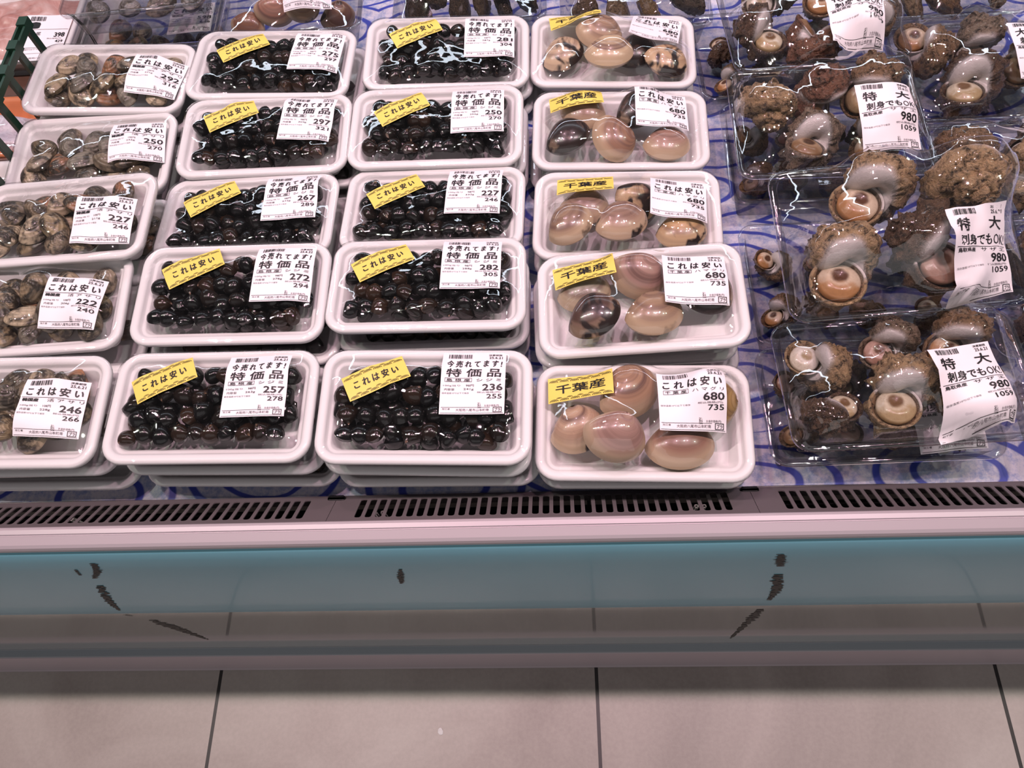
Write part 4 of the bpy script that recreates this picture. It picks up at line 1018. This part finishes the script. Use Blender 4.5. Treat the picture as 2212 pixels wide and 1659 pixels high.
# fish pack
def flat_pack(name, words_, x, y, z, W, D, tray_mat, fill_mat, fill_h, cat, fill_name, seed):
    Mx = mat4(x, y, z, 0, 0, 0); root = thing(name, words_, cat, Mx)
    prof = [(.024, 0), (.014, 0), (.004, .019), (0, .021), (.0012, .025), (.0062, .025), (.0085, .0225), (.013, .019), (.0185, .006), (.022, .005)]
    V, F = loft(prof, W, D, .018, 6); link('foam_tray', mesh('foam_tray', V, F, tray_mat), root)
    n, m = 40, 24; V = []; F = []
    for j in range(m + 1):
        for i in range(n + 1):
            u, v = -1 + 2 * i / n, -1 + 2 * j / m; X, Y = u * (W / 2 - .022), v * (D / 2 - .022)
            e = max(0, 1 - abs(u) ** 6) * max(0, 1 - abs(v) ** 6); V.append((X, Y, .0056 + e * fill_h * (.75 + .35 * noise.noise((X * 30, Y * 45, seed)) + .2 * noise.noise((X * 80, Y * 80, seed)))))
    for j in range(m):
        for i in range(n): k = j * (n + 1) + i; F.append((k, k + 1, k + n + 2, k + n + 1))
    fm = mesh(fill_name, V, F, fill_mat); f = link(fill_name, fm); f.matrix_world = Mx
    zf = drape([(fm, Matrix.Identity(4))], Matrix.Identity(4), W, D, .025, seed, .001, .0012)
    link('film', film_mesh(W, D, .018, zf, .025, M['film'], 'film', .014, 20, 6), root)
    return root, f, zf
root, f, zf = flat_pack('fish_pack', 'white foam tray of pale pink fish under film behind the green fence', -.748, .886, .6035, .262, .160, M['foam'], M['fish'], .022, 'packed fish', 'fish_fillets', 2.2)
tag(f, 'pale pink fish flesh filling the white foam tray behind the fence', 'fish')
p = Print(); p.barcode(-24, -4, 30, 38, 9); p.bar(-30, 30, 14, 14.4)
p.text('4尾', -14, -4, 3, 9, .0, 0, True); p.text('398', 14, 28, 0, 8, .026); p.text('税込価格(円)', 6, 25, -4, -1.5, 0, 0, True); p.text('429', 18, 28, -10, -5.5, .012); p.bar(-28, 16, -19, -18.6); p.frame(18, 26, -25, -18, .5); p.text('プラ', 19.5, 24.5, -24, -20, .01)
p.text('保存温度4℃以下で保存', -28, 5, -23, -20.5, 0, 0, True); p.bar(-30, 30, -29, -28.7); p.text('加工者', -28, -18, -34, -31, 0, 0, True); p.text('大阪府八尾市', -14, 12, -38, -35, 0, 0, True)
V = [(-26, 17, 0), (-25.4, 20, 0), (-26, 28.5, 0), (-22.5, 26.6, 0), (-16, 28.2, 0), (-10, 27, 0), (-8.5, 24, 0), (-9, 18, 0), (-11, 16.4, 0), (-23, 16.2, 0)]; p.k.add(V, [tuple(reversed(range(10)))])
o = stick(root, 'price_label', .062, .082, M['paper'], p, .094, -.040, 0, zf); o['label'] = 'tall white price label with a small dark picture'
bd = MB().box(-.95, -.632, .772, .812, .5860, .6030).build('wooden_board', M['brown_wood']); tag(bd, 'dark brown board edge under the fish tray behind the fence', 'board')
root, f, zf = flat_pack('ice_pack_tray', 'orange tray holding a bag of ice behind the green fence', -.752, .716, .5862, .240, .100, M['orange'], M['ice'], .024, 'tray', 'ice_bag', 5.1)
tag(f, 'crinkled whitish ice bag lying in the orange tray', 'ice bag')
root, f, zf = flat_pack('fish_pack', 'white foam tray of pinkish fish nearest the shopper behind the fence', -.752, .598, .5862, .240, .120, M['foam'], M['fish'], .016, 'packed fish', 'fish_fillets', 8.4)
tag(f, 'pinkish fish flesh in the nearer white foam tray behind the fence', 'fish')
sv, sf = [], []
for i in range(13):
    q = i / 12; cx, cy, cz = -.592 + .026 * q, .838 - .030 * q + .006 * math.sin(3.1 * q), .668 - .034 * q
    sv += [(cx - .002, cy, cz), (cx + .002, cy, cz), (cx + .002, cy, cz - .002), (cx - .002, cy, cz - .002)]
    if i: 
        k = 4 * (i - 1)
        for a in range(4): sf.append((k + a, k + (a + 1) % 4, k + 4 + (a + 1) % 4, k + 4 + a))
tag(link('plastic_strap', mesh('plastic_strap', sv, sf, M['black'])), 'thin black plastic strap hanging beside the fish label', 'strap')
